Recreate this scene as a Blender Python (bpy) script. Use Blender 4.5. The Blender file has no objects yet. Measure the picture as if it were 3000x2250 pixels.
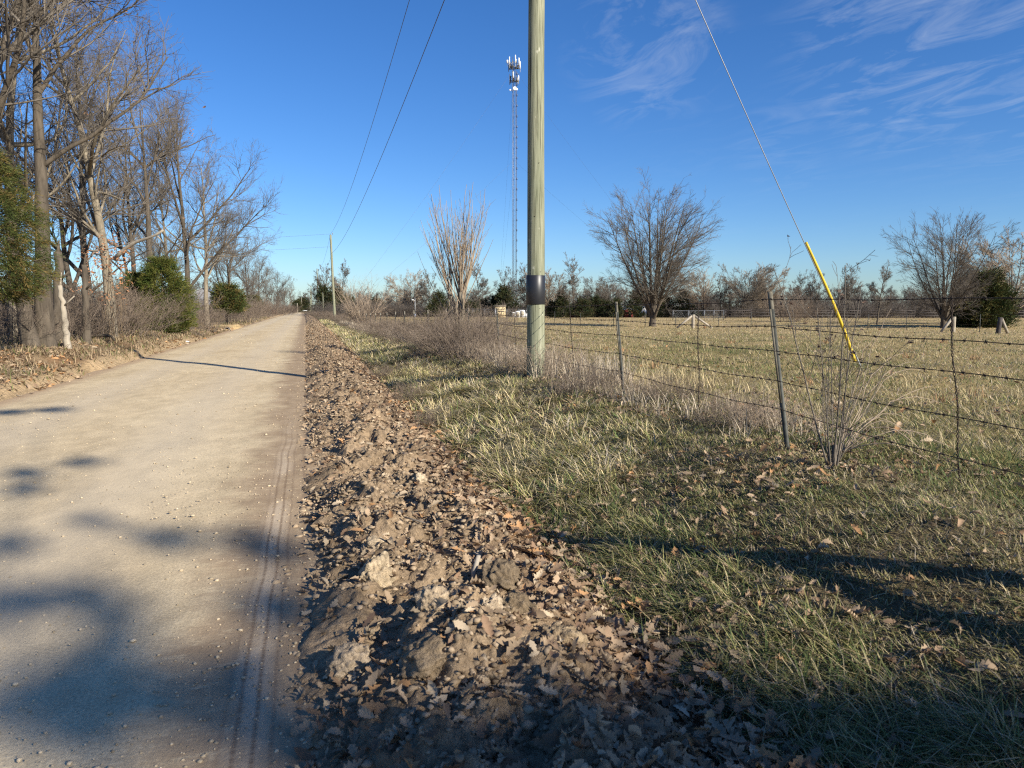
import bpy, math
import numpy as np
from mathutils import Vector

PI = math.pi
SC = bpy.context.scene
COL = SC.collection
rad = math.radians

# ------------------------------------------------------------------ view geometry (pixels of the 3000x2250 photograph)
FPX = 2080.0
EYE = 1.55
PITCH = math.atan(225 / FPX)
YAW = math.atan(600 / FPX * math.cos(PITCH))
cp, sp, cy, sy = math.cos(PITCH), math.sin(PITCH), math.cos(YAW), math.sin(YAW)

def ray(px, py):
    a, b = (px - 1500) / FPX, (1125 - py) / FPX
    fh, up = cp + sp * b, -sp + cp * b
    return np.array([a * cy + fh * sy, -a * sy + fh * cy, up]), fh

# ------------------------------------------------------------------ noise and terrain
def sm(a, b, t):
    t = np.clip((np.asarray(t, float) - a) / (b - a), 0, 1)
    return t * t * (3 - 2 * t)

def _h(ix, iy, s):
    h = (ix.astype(np.int64) * 374761393 + iy.astype(np.int64) * 668265263 + s * 1442695041) & 0xffffffff
    h = ((h ^ (h >> 13)) * 1274126177) & 0xffffffff
    h = h ^ (h >> 16)
    return (h & 0xffff) / 65535.0

def vn(x, y, s=0):
    x = np.asarray(x, float); y = np.asarray(y, float)
    ix, iy = np.floor(x), np.floor(y)
    fx, fy = x - ix, y - iy
    fx = fx * fx * (3 - 2 * fx); fy = fy * fy * (3 - 2 * fy)
    a, b = _h(ix, iy, s), _h(ix + 1, iy, s)
    c, d = _h(ix, iy + 1, s), _h(ix + 1, iy + 1, s)
    return (a + (b - a) * fx) * (1 - fy) + (c + (d - c) * fx) * fy

def fbm(x, y, s=0, o=4):
    r = 0; w = .5; t = 0
    for k in range(o):
        r = r + w * vn(np.asarray(x) * 2 ** k, np.asarray(y) * 2 ** k, s + k); t += w; w *= .5
    return r / t

def xc(y):
    return -2.0 * (np.clip(y, 0, 400) / 300.0) ** 2

def zroad(y):
    return -0.6 * sm(60, 280, y)

DRIVE_Y = 55.0
def zt(x, y):
    x = np.asarray(x, float); y = np.asarray(y, float)
    L = x - xc(y); r = np.hypot(x, y)
    z = zroad(y)
    z = z + .45 * (1 - sm(8, 62, r)) * sm(1.25, 3.4, L)
    z = z - .05 * np.exp(-((L - 1.46) / .2) ** 2)
    bank = .52 - .24 * sm(28, 45, y)
    lb = bank * (.45 * sm(4.85, 5.15, -L) + .55 * sm(5.1, 7.2, -L)) - .25 * sm(9, 16, -L)
    dr = np.exp(-((y - DRIVE_Y) / 4.7) ** 12)
    lb = lb * (1 - dr) + dr * .27 * sm(4.72, 5.05, -L)
    dit = np.exp(-((y - 44) / 6.2) ** 8) * np.exp(-((L + 5.25) / .35) ** 2) * .34
    hole = np.exp(-((y - 18.9) / .45) ** 2) * sm(4.7, 4.95, -L) * (1 - sm(5.5, 6.3, -L)) * .34
    z = z + lb - dit - hole
    out = np.maximum(sm(.2, 1.9, L), sm(4.9, 5.6, -L))
    z = z + out * (.11 * (fbm(x * .7, y * .7, 3) - .5) + .05 * (fbm(x * 3, y * 3, 9, 3) - .5))
    z = z + sm(15, 90, r) * out * .25 * (fbm(x * .05, y * .05, 21, 2) - .5)
    return z

def z1(x, y):
    return float(zt(np.array([x]), np.array([y]))[0])

def hit(px, py):
    d, fh = ray(px, py)
    t = np.concatenate([np.arange(1.2, 40, .02), np.arange(40, 600, .2)])
    P = d[None] * t[:, None]
    zz = zt(P[:, 0], P[:, 1]) - (EYE + P[:, 2])
    k = int(np.argmax(zz > 0)) if (zz > 0).any() else len(t) - 1
    return float(P[k, 0]), float(P[k, 1]), z1(P[k, 0], P[k, 1])

def at(px, py, depth):
    d, fh = ray(px, py)
    t = depth / fh
    return np.array([d[0] * t, d[1] * t, EYE + d[2] * t])

def gnd(px, depth):
    p = at(px, 900, depth)
    return float(p[0]), float(p[1]), z1(p[0], p[1])

_a = np.array(hit(908, 1108)[:2]); _b = np.array(hit(415, 1050)[:2])
SH = (_b - _a) / np.linalg.norm(_b - _a)            # direction shadows fall
SUN_EL = rad(27)
SUN = np.array([-SH[0] * math.cos(SUN_EL), -SH[1] * math.cos(SUN_EL), math.sin(SUN_EL)])

# ------------------------------------------------------------------ mesh building
class MB:
    def __init__(s):
        s.v = []; s.q = []; s.t = []; s.c = []; s.n = 0
    def add(s, v, q=None, t=None, c=None):
        v = np.asarray(v, np.float32).reshape(-1, 3)
        if q is not None and len(q): s.q.append(np.asarray(q, np.int32).reshape(-1, 4) + s.n)
        if t is not None and len(t): s.t.append(np.asarray(t, np.int32).reshape(-1, 3) + s.n)
        s.v.append(v)
        if c is not None:
            c = np.asarray(c, np.float32)
            if c.ndim == 1: c = np.tile(c, (len(v), 1))
            s.c.append(c)
        s.n += len(v)
    def build(s, name, mat, parent=None, smooth=False, org=None):
        me = bpy.data.meshes.new(name)
        v = np.concatenate(s.v) if s.v else np.zeros((0, 3), np.float32)
        if org is not None: v = v - np.asarray(org, np.float32)
        q = np.concatenate(s.q) if s.q else np.zeros((0, 4), np.int32)
        t = np.concatenate(s.t) if s.t else np.zeros((0, 3), np.int32)
        me.vertices.add(len(v)); me.vertices.foreach_set('co', v.ravel())
        li = np.concatenate([q.ravel(), t.ravel()])
        me.loops.add(len(li)); me.loops.foreach_set('vertex_index', li)
        ls = np.concatenate([np.arange(len(q)) * 4, len(q) * 4 + np.arange(len(t)) * 3]).astype(np.int32)
        me.polygons.add(len(ls)); me.polygons.foreach_set('loop_start', ls)
        if smooth: me.polygons.foreach_set('use_smooth', np.ones(len(ls), bool))
        me.update(calc_edges=True)
        if s.c and sum(map(len, s.c)) == len(v):
            c = np.concatenate(s.c)
            c4 = np.ones((len(v), 4), np.float32); c4[:, :3] = c
            ca = me.color_attributes.new('col', 'FLOAT_COLOR', 'POINT')
            ca.data.foreach_set('color', c4.ravel())
        me.materials.append(mat)
        o = bpy.data.objects.new(name, me); COL.objects.link(o)
        if parent is not None: o.parent = parent
        return o

def box(mb, c, s, rz=0, tilt=None, col=None):
    x, y, z = np.array(s) / 2
    v = np.array([[i * x, j * y, k * z] for k in (-1, 1) for j in (-1, 1) for i in (-1, 1)], float)
    ca, sa = math.cos(rz), math.sin(rz)
    v = v @ np.array([[ca, -sa, 0], [sa, ca, 0], [0, 0, 1]]).T + np.array(c)
    mb.add(v, [[0, 2, 3, 1], [4, 5, 7, 6], [0, 1, 5, 4], [2, 6, 7, 3], [0, 4, 6, 2], [1, 3, 7, 5]], c=col)

def nrm(a):
    return a / np.maximum(np.linalg.norm(a, axis=-1, keepdims=True), 1e-9)

def tubes(mb, P, R, k=4, cap=False, col=None):
    """P (B,n,3) polylines, R (B,n) radii, k sides; col (B,3) or (3,)"""
    P = np.asarray(P, float); R = np.asarray(R, float)
    if P.ndim == 2: P = P[None]; R = np.broadcast_to(R, P.shape[:2])
    B, n, _ = P.shape
    R = np.broadcast_to(R, (B, n))
    T = np.gradient(P, axis=1); T = nrm(T)
    D = nrm(P[:, -1] - P[:, 0])
    ax = np.eye(3)[np.argmin(np.abs(D), axis=1)][:, None]
    U = nrm(np.cross(T, np.broadcast_to(ax, T.shape))); V = np.cross(T, U)
    a = np.arange(k) * 2 * PI / k
    ring = P[:, :, None] + R[:, :, None, None] * (np.cos(a)[None, None, :, None] * U[:, :, None] + np.sin(a)[None, None, :, None] * V[:, :, None])
    i, j, m = np.meshgrid(np.arange(B), np.arange(n - 1), np.arange(k), indexing='ij')
    b0 = i * n * k + j * k
    q = np.stack([b0 + m, b0 + (m + 1) % k, b0 + k + (m + 1) % k, b0 + k + m], -1).reshape(-1, 4)
    c = None
    if col is not None:
        c = np.asarray(col, float)
        c = np.tile(c, (B * n * k, 1)) if c.ndim == 1 else np.repeat(c, n * k, axis=0)
    v = ring.reshape(-1, 3)
    t = None
    if cap:
        tt = []
        for b in range(B):
            for e in (0, n - 1):
                o = b * n * k + e * k
                for m in range(1, k - 1):
                    tt.append([o, o + m, o + m + 1] if e else [o, o + m + 1, o + m])
        t = tt
    mb.add(v, q, t, c)

def bar(mb, a, b, r, k=6, r2=None, cap=True, col=None, n=2):
    a = np.asarray(a, float); b = np.asarray(b, float)
    s = np.linspace(0, 1, n)[:, None]
    tubes(mb, a + (b - a) * s, np.linspace(r, r if r2 is None else r2, n), k, cap, col)

_ico = {}
def ico(sub):
    if sub not in _ico:
        import bmesh
        bm = bmesh.new(); bmesh.ops.create_icosphere(bm, subdivisions=sub, radius=1)
        v = np.array([p.co[:] for p in bm.verts]); f = np.array([[p.index for p in q.verts] for q in bm.faces])
        bm.free(); _ico[sub] = (v, f)
    return _ico[sub]

def stones(mb, P, S, rng, sub=1, jit=.25, col=None, squash=.65):
    """many small stones: P (N,3) centres, S (N,) radii"""
    v, f = ico(sub); N = len(P); nv = len(v)
    vv = v[None] * (1 + rng.uniform(-jit, jit, (N, nv, 1)))
    sc = np.stack([rng.uniform(.75, 1.35, N), rng.uniform(.75, 1.25, N), squash * rng.uniform(.7, 1.2, N)], -1)
    vv = vv * sc[:, None] * S[:, None, None]
    a = rng.uniform(0, 2 * PI, N); ca, sa = np.cos(a)[:, None], np.sin(a)[:, None]
    x = vv[..., 0] * ca - vv[..., 1] * sa; y = vv[..., 0] * sa + vv[..., 1] * ca
    vv = np.stack([x, y, vv[..., 2]], -1) + P[:, None]
    ff = (f[None] + (np.arange(N) * nv)[:, None, None]).reshape(-1, 3)
    c = None if col is None else np.repeat(col, nv, axis=0)
    mb.add(vv.reshape(-1, 3), None, ff, c)

# ------------------------------------------------------------------ naming
def tag(o, label=None, cat=None, group=None, kind=None):
    if label: o['label'] = label
    if cat: o['category'] = cat
    if group: o['group'] = group
    if kind: o['kind'] = kind
    return o

def thing(name, label, cat, loc=(0, 0, 0), rz=0, group=None, sc=1):
    o = bpy.data.objects.new(name, None); COL.objects.link(o)
    o.empty_display_size = .2
    o.location = loc; o.rotation_euler = (0, 0, rz)
    o.scale = (sc, sc, sc) if np.isscalar(sc) else sc
    return tag(o, label, cat, group)

def dup(root, loc, rz=0, sc=1, label=None, group=None):
    r = root.copy(); COL.objects.link(r)
    r.location = loc; r.rotation_euler = (0, 0, rz)
    r.scale = (sc, sc, sc) if np.isscalar(sc) else sc
    if label: r['label'] = label
    if group: r['group'] = group
    for ch in list(root.children):
        c = ch.copy(); COL.objects.link(c); c.parent = r
        for g in list(ch.children):
            d = g.copy(); COL.objects.link(d); d.parent = c
    return r

# ------------------------------------------------------------------ materials
def newmat(name):
    m = bpy.data.materials.new(name); m.use_nodes = True
    nt = m.node_tree; nt.nodes.clear()
    out = nt.nodes.new('ShaderNodeOutputMaterial')
    return m, nt, out

def N(nt, typ, **kw):
    n = nt.nodes.new(typ)
    for k, v in kw.items():
        if k.startswith('in_'):
            n.inputs[k[3:].replace('_', ' ')].default_value = v
        else:
            setattr(n, k, v)
    return n

def ramp(nt, fac, stops):
    r = nt.nodes.new('ShaderNodeValToRGB')
    el = r.color_ramp.elements
    while len(el) < len(stops): el.new(.5)
    for e, (p, c) in zip(el, stops):
        e.position = p; e.color = (*c, 1) if len(c) == 3 else c
    nt.links.new(fac, r.inputs['Fac'])
    return r

def mixc(nt, fac, a, b, mode='MIX'):
    m = nt.nodes.new('ShaderNodeMix'); m.data_type = 'RGBA'; m.blend_type = mode
    for sock, val in ((m.inputs[0], fac), (m.inputs[6], a), (m.inputs[7], b)):
        if hasattr(val, 'links'): nt.links.new(val, sock)
        elif np.isscalar(val): sock.default_value = val
        else: sock.default_value = (*val, 1) if len(val) == 3 else val
    return m.outputs[2]

def math_(nt, op, a, b=None, c=None):
    m = nt.nodes.new('ShaderNodeMath'); m.operation = op
    for i, v in enumerate((a, b, c)):
        if v is None: continue
        if hasattr(v, 'links'): nt.links.new(v, m.inputs[i])
        else: m.inputs[i].default_value = v
    return m.outputs[0]

def noise(nt, vec, scale, detail=4, rough=.55, dist=0.0):
    n = nt.nodes.new('ShaderNodeTexNoise')
    n.inputs['Scale'].default_value = scale; n.inputs['Detail'].default_value = detail
    n.inputs['Roughness'].default_value = rough; n.inputs['Distortion'].default_value = dist
    if vec is not None: nt.links.new(vec, n.inputs['Vector'])
    return n.outputs['Fac']

def bump(nt, h, strength, dist):
    b = nt.nodes.new('ShaderNodeBump')
    b.inputs['Strength'].default_value = strength; b.inputs['Distance'].default_value = dist
    nt.links.new(h, b.inputs['Height'])
    return b.outputs['Normal']

def mapping(nt, vec, scale=(1, 1, 1), rot=(0, 0, 0), loc=(0, 0, 0)):
    m = nt.nodes.new('ShaderNodeMapping')
    m.inputs['Scale'].default_value = scale; m.inputs['Rotation'].default_value = rot; m.inputs['Location'].default_value = loc
    nt.links.new(vec, m.inputs['Vector'])
    return m.outputs['Vector']

def plain(name, col, rough=.7, metal=0.0, var=.25, scale=6, bmp=.0, stretch=(1, 1, 1), spec=.3):
    m, nt, out = newmat(name)
    p = N(nt, 'ShaderNodeBsdfPrincipled'); p.inputs['Roughness'].default_value = rough; p.inputs['Metallic'].default_value = metal
    p.inputs['Specular IOR Level'].default_value = spec
    tc = N(nt, 'ShaderNodeTexCoord')
    v = mapping(nt, tc.outputs['Object'], stretch)
    f = noise(nt, v, scale, 5, .6)
    a = tuple(c * (1 - var) for c in col); b = tuple(min(1, c * (1 + var)) for c in col)
    r = ramp(nt, f, [(.3, a), (.7, b)])
    nt.links.new(r.outputs[0], p.inputs['Base Color'])
    if bmp: nt.links.new(bump(nt, f, bmp, .02), p.inputs['Normal'])
    nt.links.new(p.outputs[0], out.inputs[0])
    return m

def foliage(name, trans=.25, rough=.8, gloss=.15):
    """colour from the blades themselves (attribute col)"""
    m, nt, out = newmat(name)
    a = N(nt, 'ShaderNodeAttribute', attribute_name='col')
    p = N(nt, 'ShaderNodeBsdfPrincipled'); p.inputs['Roughness'].default_value = rough
    p.inputs['Specular IOR Level'].default_value = gloss
    nt.links.new(a.outputs['Color'], p.inputs['Base Color'])
    if trans:
        t = N(nt, 'ShaderNodeBsdfTranslucent'); nt.links.new(a.outputs['Color'], t.inputs['Color'])
        mx = N(nt, 'ShaderNodeMixShader'); mx.inputs[0].default_value = trans
        nt.links.new(p.outputs[0], mx.inputs[1]); nt.links.new(t.outputs[0], mx.inputs[2])
        nt.links.new(mx.outputs[0], out.inputs[0])
    else:
        nt.links.new(p.outputs[0], out.inputs[0])
    return m

def bark_mat(name, a, b, scale=9):
    m, nt, out = newmat(name)
    p = N(nt, 'ShaderNodeBsdfPrincipled'); p.inputs['Roughness'].default_value = .9
    p.inputs['Specular IOR Level'].default_value = .1
    tc = N(nt, 'ShaderNodeTexCoord')
    f = noise(nt, mapping(nt, tc.outputs['Object'], (1, 1, .22)), scale, 6, .65, .4)
    g = noise(nt, tc.outputs['Object'], 1.3, 3)
    r = ramp(nt, f, [(.32, a), (.68, b)])
    c = mixc(nt, math_(nt, 'MULTIPLY', g, .5), r.outputs[0], tuple(x * .9 for x in b))
    nt.links.new(c, p.inputs['Base Color'])
    nt.links.new(bump(nt, f, .7, .03), p.inputs['Normal'])
    nt.links.new(p.outputs[0], out.inputs[0])
    return m

M = {}
M['bark'] = bark_mat('bark', (.034, .028, .022), (.128, .105, .08))
M['bark_pale'] = bark_mat('bark_pale', (.085, .07, .05), (.29, .245, .18))
M['twig'] = plain('twig', (.142, .122, .10), .9, var=.3, scale=2, spec=.1)
M['twig_red'] = plain('twig_red', (.19, .135, .112), .9, var=.3, scale=2, spec=.1)
M['twig_pale'] = plain('twig_pale', (.30, .235, .17), .9, var=.3, scale=2, spec=.1)
M['brush'] = plain('brush', (.185, .145, .112), .95, var=.35, scale=3, spec=.05)
M['mast'] = plain('weathered_mast_steel', (.17, .175, .185), .5, .5, .15, 3)
M['woods'] = plain('far_woods', (.105, .09, .078), .95, var=.3, scale=.6, spec=.05)
M['brush_pale'] = plain('brush_pale', (.30, .235, .175), .95, var=.3, scale=3, spec=.05)
M['grass'] = foliage('grass_blades', .3, .6, .25)
M['cedar'] = foliage('cedar_sprays', .15, .8, .1)
M['litter'] = foliage('dead_leaves', .18, .75, .15)
M['soil'] = foliage('loose_soil', 0, .95, .05)
M['gravel'] = foliage('gravel_stone', 0, .9, .15)
M['steel'] = plain('galvanised_steel', (.32, .33, .33), .5, .6, .15, 3)
M['wire'] = plain('rusty_wire', (.045, .034, .028), .7, .4, .4, 20)
M['line'] = plain('weathered_cable', (.10, .10, .105), .5, .5, .1, 2)
M['guyline'] = plain('guy_strand', (.22, .22, .22), .5, .6, .1, 2)
M['yellow'] = plain('yellow_plastic', (.55, .385, .03), .5, 0, .12, 4)
M['sleeve'] = plain('black_plastic', (.016, .016, .019), .42, 0, .2, 3, spec=.5)
M['tpost'] = plain('painted_post_steel', (.05, .052, .045), .6, .2, .45, 14, .1)
M['tpost_edge'] = plain('lit_weathered_post_face', (.13, .116, .086), .7, .1, .35, 14)  # weathered tips, and the sunlit tone painted on the near posts' front
M['cream'] = plain('cream_paint', (.30, .27, .205), .6, 0, .15, 10)
M['white'] = plain('white_paint', (.70, .70, .69), .5, 0, .06, 3)
M['tan'] = plain('tan_siding', (.58, .46, .27), .7, 0, .1, 4)
M['red'] = plain('barn_red', (.20, .045, .038), .8, 0, .2, 3)
M['dark'] = plain('dark_opening', (.018, .017, .018), .6, 0, .2, 3)
M['greyroof'] = plain('grey_roofing', (.20, .2, .21), .6, 0, .15, 3)
M['oldwood'] = plain('weathered_board', (.29, .25, .19), .88, 0, .5, 30, .5, (1, 1, .06))
M['darkwood'] = plain('dark_board', (.06, .05, .045), .85, 0, .3, 5)
M['deadwood'] = plain('bleached_deadwood', (.30, .26, .205), .85, 0, .25, 7, .3, (1, 1, .25))
M['rust'] = plain('rusty_panel', (.17, .065, .045), .8, 0, .3, 4)

# ------------------------------------------------------------------ camera, sun, sky
cam = bpy.data.cameras.new('camera'); camo = bpy.data.objects.new('camera', cam); COL.objects.link(camo)
cam.sensor_width = 36; cam.lens = 36 * FPX / 3000; cam.clip_end = 5000; cam.clip_start = .05
camo.location = (0, 0, EYE); camo.rotation_euler = (PI / 2 - PITCH, 0, -YAW)
cam.dof.use_dof = True; cam.dof.focus_distance = 12.5; cam.dof.aperture_fstop = 5.0
SC.camera = camo
SC.cycles.use_denoising = False; SC.cycles.filter_width = 1.2
sun = bpy.data.lights.new('sun', 'SUN'); suno = bpy.data.objects.new('sun', sun); COL.objects.link(suno)
sun.energy = 5.0; sun.angle = rad(.53); sun.color = (1, .93, .80)
suno.rotation_euler = Vector(SUN).to_track_quat('Z', 'Y').to_euler()
suno.location = (30, -30, 60)

SC.view_settings.view_transform = 'Standard'; SC.view_settings.look = 'None'
SC.view_settings.exposure = .86; SC.view_settings.gamma = 1
w = bpy.data.worlds.new('World'); SC.world = w; w.use_nodes = True
nt = w.node_tree; nt.nodes.clear()
wo = N(nt, 'ShaderNodeOutputWorld'); bg = N(nt, 'ShaderNodeBackground')
sky = N(nt, 'ShaderNodeTexSky', sky_type='NISHITA'); sky.sun_disc = False
sky.sun_elevation = SUN_EL; sky.sun_rotation = math.atan2(SUN[0], SUN[1])
sky.air_density = 1.0; sky.dust_density = .3; sky.ozone_density = 3.0; sky.altitude = 200
tc = N(nt, 'ShaderNodeTexCoord')
sx = N(nt, 'ShaderNodeSeparateXYZ'); nt.links.new(tc.outputs['Generated'], sx.inputs[0])
zz = math_(nt, 'MAXIMUM', sx.outputs[2], .05)
cu, cv = math_(nt, 'DIVIDE', sx.outputs[0], zz), math_(nt, 'DIVIDE', sx.outputs[1], zz)
cb = N(nt, 'ShaderNodeCombineXYZ'); nt.links.new(cu, cb.inputs[0]); nt.links.new(cv, cb.inputs[1])
wisp = noise(nt, mapping(nt, cb.outputs[0], (1.7, .9, 1), (0, 0, rad(62))), 1.9, 9, .62, 1.3)
veil = noise(nt, mapping(nt, cb.outputs[0], (1, .5, 1), (0, 0, rad(40)), (3.1, 1.7, 0)), .9, 3, .5)
wr = ramp(nt, wisp, [(.46, (0, 0, 0)), (.86, (1, 1, 1))])
vr = ramp(nt, veil, [(.42, (0, 0, 0)), (.66, (1, 1, 1))])
east = ramp(nt, math_(nt, 'SUBTRACT', cu, math_(nt, 'MULTIPLY', cv, .32)), [(.0, (.05, .05, .05)), (1.0, (1, 1, 1))])
vn_ = N(nt, 'ShaderNodeVectorMath', operation='NORMALIZE'); nt.links.new(tc.outputs['Generated'], vn_.inputs[0])
def patch(px, py, a0, a1):
    d0, _ = ray(px, py); d0 = d0 / np.linalg.norm(d0)
    dp = N(nt, 'ShaderNodeVectorMath', operation='DOT_PRODUCT'); nt.links.new(vn_.outputs[0], dp.inputs[0]); dp.inputs[1].default_value = tuple(d0)
    mr = N(nt, 'ShaderNodeMapRange', interpolation_type='SMOOTHSTEP'); nt.links.new(dp.outputs['Value'], mr.inputs[0])
    mr.inputs[1].default_value = math.cos(rad(a1)); mr.inputs[2].default_value = math.cos(rad(a0)); mr.inputs[3].default_value = 0; mr.inputs[4].default_value = 1
    return mr.outputs[0]
cover = math_(nt, 'MAXIMUM', math_(nt, 'MAXIMUM', patch(1890, 120, 1, 7), patch(2700, 60, 2, 10)), math_(nt, 'MAXIMUM', patch(3200, -250, 4, 16), math_(nt, 'MULTIPLY', patch(2300, 420, 0, 4), .3)))
cover = math_(nt, 'ADD', cover, math_(nt, 'MULTIPLY', vr.outputs[0], math_(nt, 'MULTIPLY', east.outputs[0], .12)))
amt = math_(nt, 'MULTIPLY', wr.outputs[0], math_(nt, 'MULTIPLY', cover, .36))
hs = N(nt, 'ShaderNodeHueSaturation'); hs.inputs['Saturation'].default_value = 1.22
nt.links.new(sky.outputs[0], hs.inputs['Color'])
skc = mixc(nt, 1.0, hs.outputs[0], (.72, .90, 1.19), 'MULTIPLY')
skc = mixc(nt, amt, skc, (6.4, 6.8, 7.4))
nt.links.new(skc, bg.inputs[0]); bg.inputs[1].default_value = .068
nt.links.new(bg.outputs[0], wo.inputs[0])

# ------------------------------------------------------------------ ground sheet
def geo(a, b, step, g):
    r = [a]
    while r[-1] < b:
        r.append(r[-1] + step); step *= g
    return np.array(r)

Lp = np.concatenate([-geo(16, 900, .3, 1.12)[::-1], np.arange(-15.8, -4.6, .15), np.arange(-4.6, -.1, .5), np.arange(0, 9, .13), geo(9, 900, .2, 1.07)])
Yp = np.concatenate([-geo(4, 400, .4, 1.2)[::-1], np.arange(-3.9, 24, .15), geo(24, 47.9, .17, 1.02), np.arange(48, 52, .16), geo(52, 1600, .6, 1.03)])
LL, YY = np.meshgrid(Lp, Yp); XX = LL + xc(YY)
ZZ = zt(XX, YY) - .09 * sm(4.75, 4.6, -LL) * sm(.05, .2, -LL)
RR = np.hypot(XX, YY)
field = np.array([.32, .245, .125]); fieldg = np.array([.17, .15, .065]); soil = np.array([.165, .128, .08])
bankc = np.array([.225, .165, .105]); cutc = np.array([.40, .295, .185]); leafy = np.array([.20, .125, .075])
pat = sm(.42, .62, fbm(XX * .35, YY * .35, 5))[..., None]
C = field * (1 - pat * .75) + fieldg * pat * .75
farf = sm(14, 55, RR)[..., None]
C = C * (1 - farf) + farf * (np.array([.40, .30, .165]) * (.9 + .2 * fbm(XX * .08, YY * .2, 8)[..., None]))
vg = (sm(4.6, 3.6, LL) * sm(-1, 0, LL))[..., None]
C = C * (1 - vg) + vg * (soil * (.7 + .6 * fbm(XX, YY, 6)[..., None]))
lf = sm(4.5, 4.8, -LL)[..., None]
lmix = fbm(XX * .8, YY * .8, 7)[..., None]
lc = bankc * (1 - sm(.5, .7, lmix)) + leafy * sm(.5, .7, lmix)
ct = (sm(4.6, 4.75, -LL) * sm(5.5, 5.1, -LL))[..., None]
lc = lc * (1 - ct) + cutc * ct
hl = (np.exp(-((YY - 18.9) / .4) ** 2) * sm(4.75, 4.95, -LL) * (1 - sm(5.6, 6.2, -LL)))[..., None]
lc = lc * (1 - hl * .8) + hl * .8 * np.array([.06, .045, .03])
dv = (np.exp(-((YY - DRIVE_Y) / 3.4) ** 6) * (LL < -4.5) * (LL > -15))[..., None]
lc = lc * (1 - dv) + dv * np.array([.52, .38, .20])
C = C * (1 - lf) + lf * lc
ny, nx = LL.shape
g = MB()
ii, jj = np.meshgrid(np.arange(ny - 1), np.arange(nx - 1), indexing='ij')
b0 = (ii * nx + jj).ravel()
g.add(np.stack([XX, YY, ZZ], -1), np.stack([b0, b0 + 1, b0 + nx + 1, b0 + nx], -1), c=C.reshape(-1, 3))
m, nt, out = newmat('ground_soil')
p = N(nt, 'ShaderNodeBsdfPrincipled'); p.inputs['Roughness'].default_value = .95; p.inputs['Specular IOR Level'].default_value = .05
a = N(nt, 'ShaderNodeAttribute', attribute_name='col'); pos = N(nt, 'ShaderNodeNewGeometry').outputs['Position']
f1 = noise(nt, pos, 9, 6, .7); f2 = noise(nt, mapping(nt, pos, (1, .6, 1)), 1.1, 5, .6)
r1 = ramp(nt, f1, [(.3, (.55, .55, .55)), (.7, (1.35, 1.33, 1.28))]); r2 = ramp(nt, f2, [(.3, (.8, .82, .8)), (.7, (1.15, 1.12, 1.05))])
c = mixc(nt, 1.0, mixc(nt, 1.0, a.outputs['Color'], r1.outputs[0], 'MULTIPLY'), r2.outputs[0], 'MULTIPLY')
nt.links.new(c, p.inputs['Base Color']); nt.links.new(bump(nt, f1, .9, .06), p.inputs['Normal']); nt.links.new(p.outputs[0], out.inputs[0])
tag(g.build('ground', m, smooth=True), 'pasture and verge of brown soil and dry grass', 'ground', kind='structure')

# ------------------------------------------------------------------ gravel road
Lr = np.arange(-4.98, .34, .1)
Yr = np.concatenate([np.arange(-4, 22, .1), geo(22, 330, .12, 1.025)])
LL, YY = np.meshgrid(Lr, Yr)
wob = .10 * (fbm(YY * .9, YY * 0, 31) - .5) + .05 * (fbm(YY * 4, YY * 0, 33) - .5)
LL = LL + wob * (sm(4.2, 4.9, -LL) - sm(-.4, .2, LL))
XX = LL + xc(YY)
ZZ = zroad(YY) + .012 + .035 * (1 - ((LL + 2.4) / 2.6) ** 2) + .02 * (fbm(LL * .9, YY * .5, 41) - .5) + .006 * (fbm(LL * 7, YY * 7, 43, 2) - .5)
ZZ = ZZ - .012 * np.exp(-((LL + 1.0) / .25) ** 2) - .012 * np.exp(-((LL + 3.4) / .3) ** 2)
trk = np.exp(-((LL + .22) / .05) ** 2) * .0
ny, nx = LL.shape
ii, jj = np.meshgrid(np.arange(ny - 1), np.arange(nx - 1), indexing='ij'); b0 = (ii * nx + jj).ravel()
g = MB(); g.add(np.stack([XX, YY, ZZ], -1), np.stack([b0, b0 + 1, b0 + nx + 1, b0 + nx], -1))
m, nt, out = newmat('gravel_road')
p = N(nt, 'ShaderNodeBsdfPrincipled'); p.inputs['Roughness'].default_value = .95; p.inputs['Specular IOR Level'].default_value = .08
pos = N(nt, 'ShaderNodeNewGeometry').outputs['Position']
sx = N(nt, 'ShaderNodeSeparateXYZ'); nt.links.new(pos, sx.inputs[0])
fy = math_(nt, 'MULTIPLY', sx.outputs[1], sx.outputs[1])
Lc = math_(nt, 'ADD', sx.outputs[0], math_(nt, 'MULTIPLY', fy, 2.0 / 90000))
big = noise(nt, mapping(nt, pos, (1, .35, 1)), .9, 5, .55); mid = noise(nt, mapping(nt, pos, (1, .5, 1)), 5, 5, .65); fine = noise(nt, pos, 70, 4, .7)
c = ramp(nt, big, [(.28, (.465, .365, .232)), (.5, (.545, .438, .288)), (.75, (.615, .508, .342))]).outputs[0]
c = mixc(nt, 1.0, c, ramp(nt, mid, [(.3, (.82, .82, .81)), (.7, (1.12, 1.12, 1.11))]).outputs[0], 'MULTIPLY')
c = mixc(nt, 1.0, c, ramp(nt, fine, [(.3, (.70, .69, .67)), (.68, (1.22, 1.21, 1.18))]).outputs[0], 'MULTIPLY')
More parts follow.
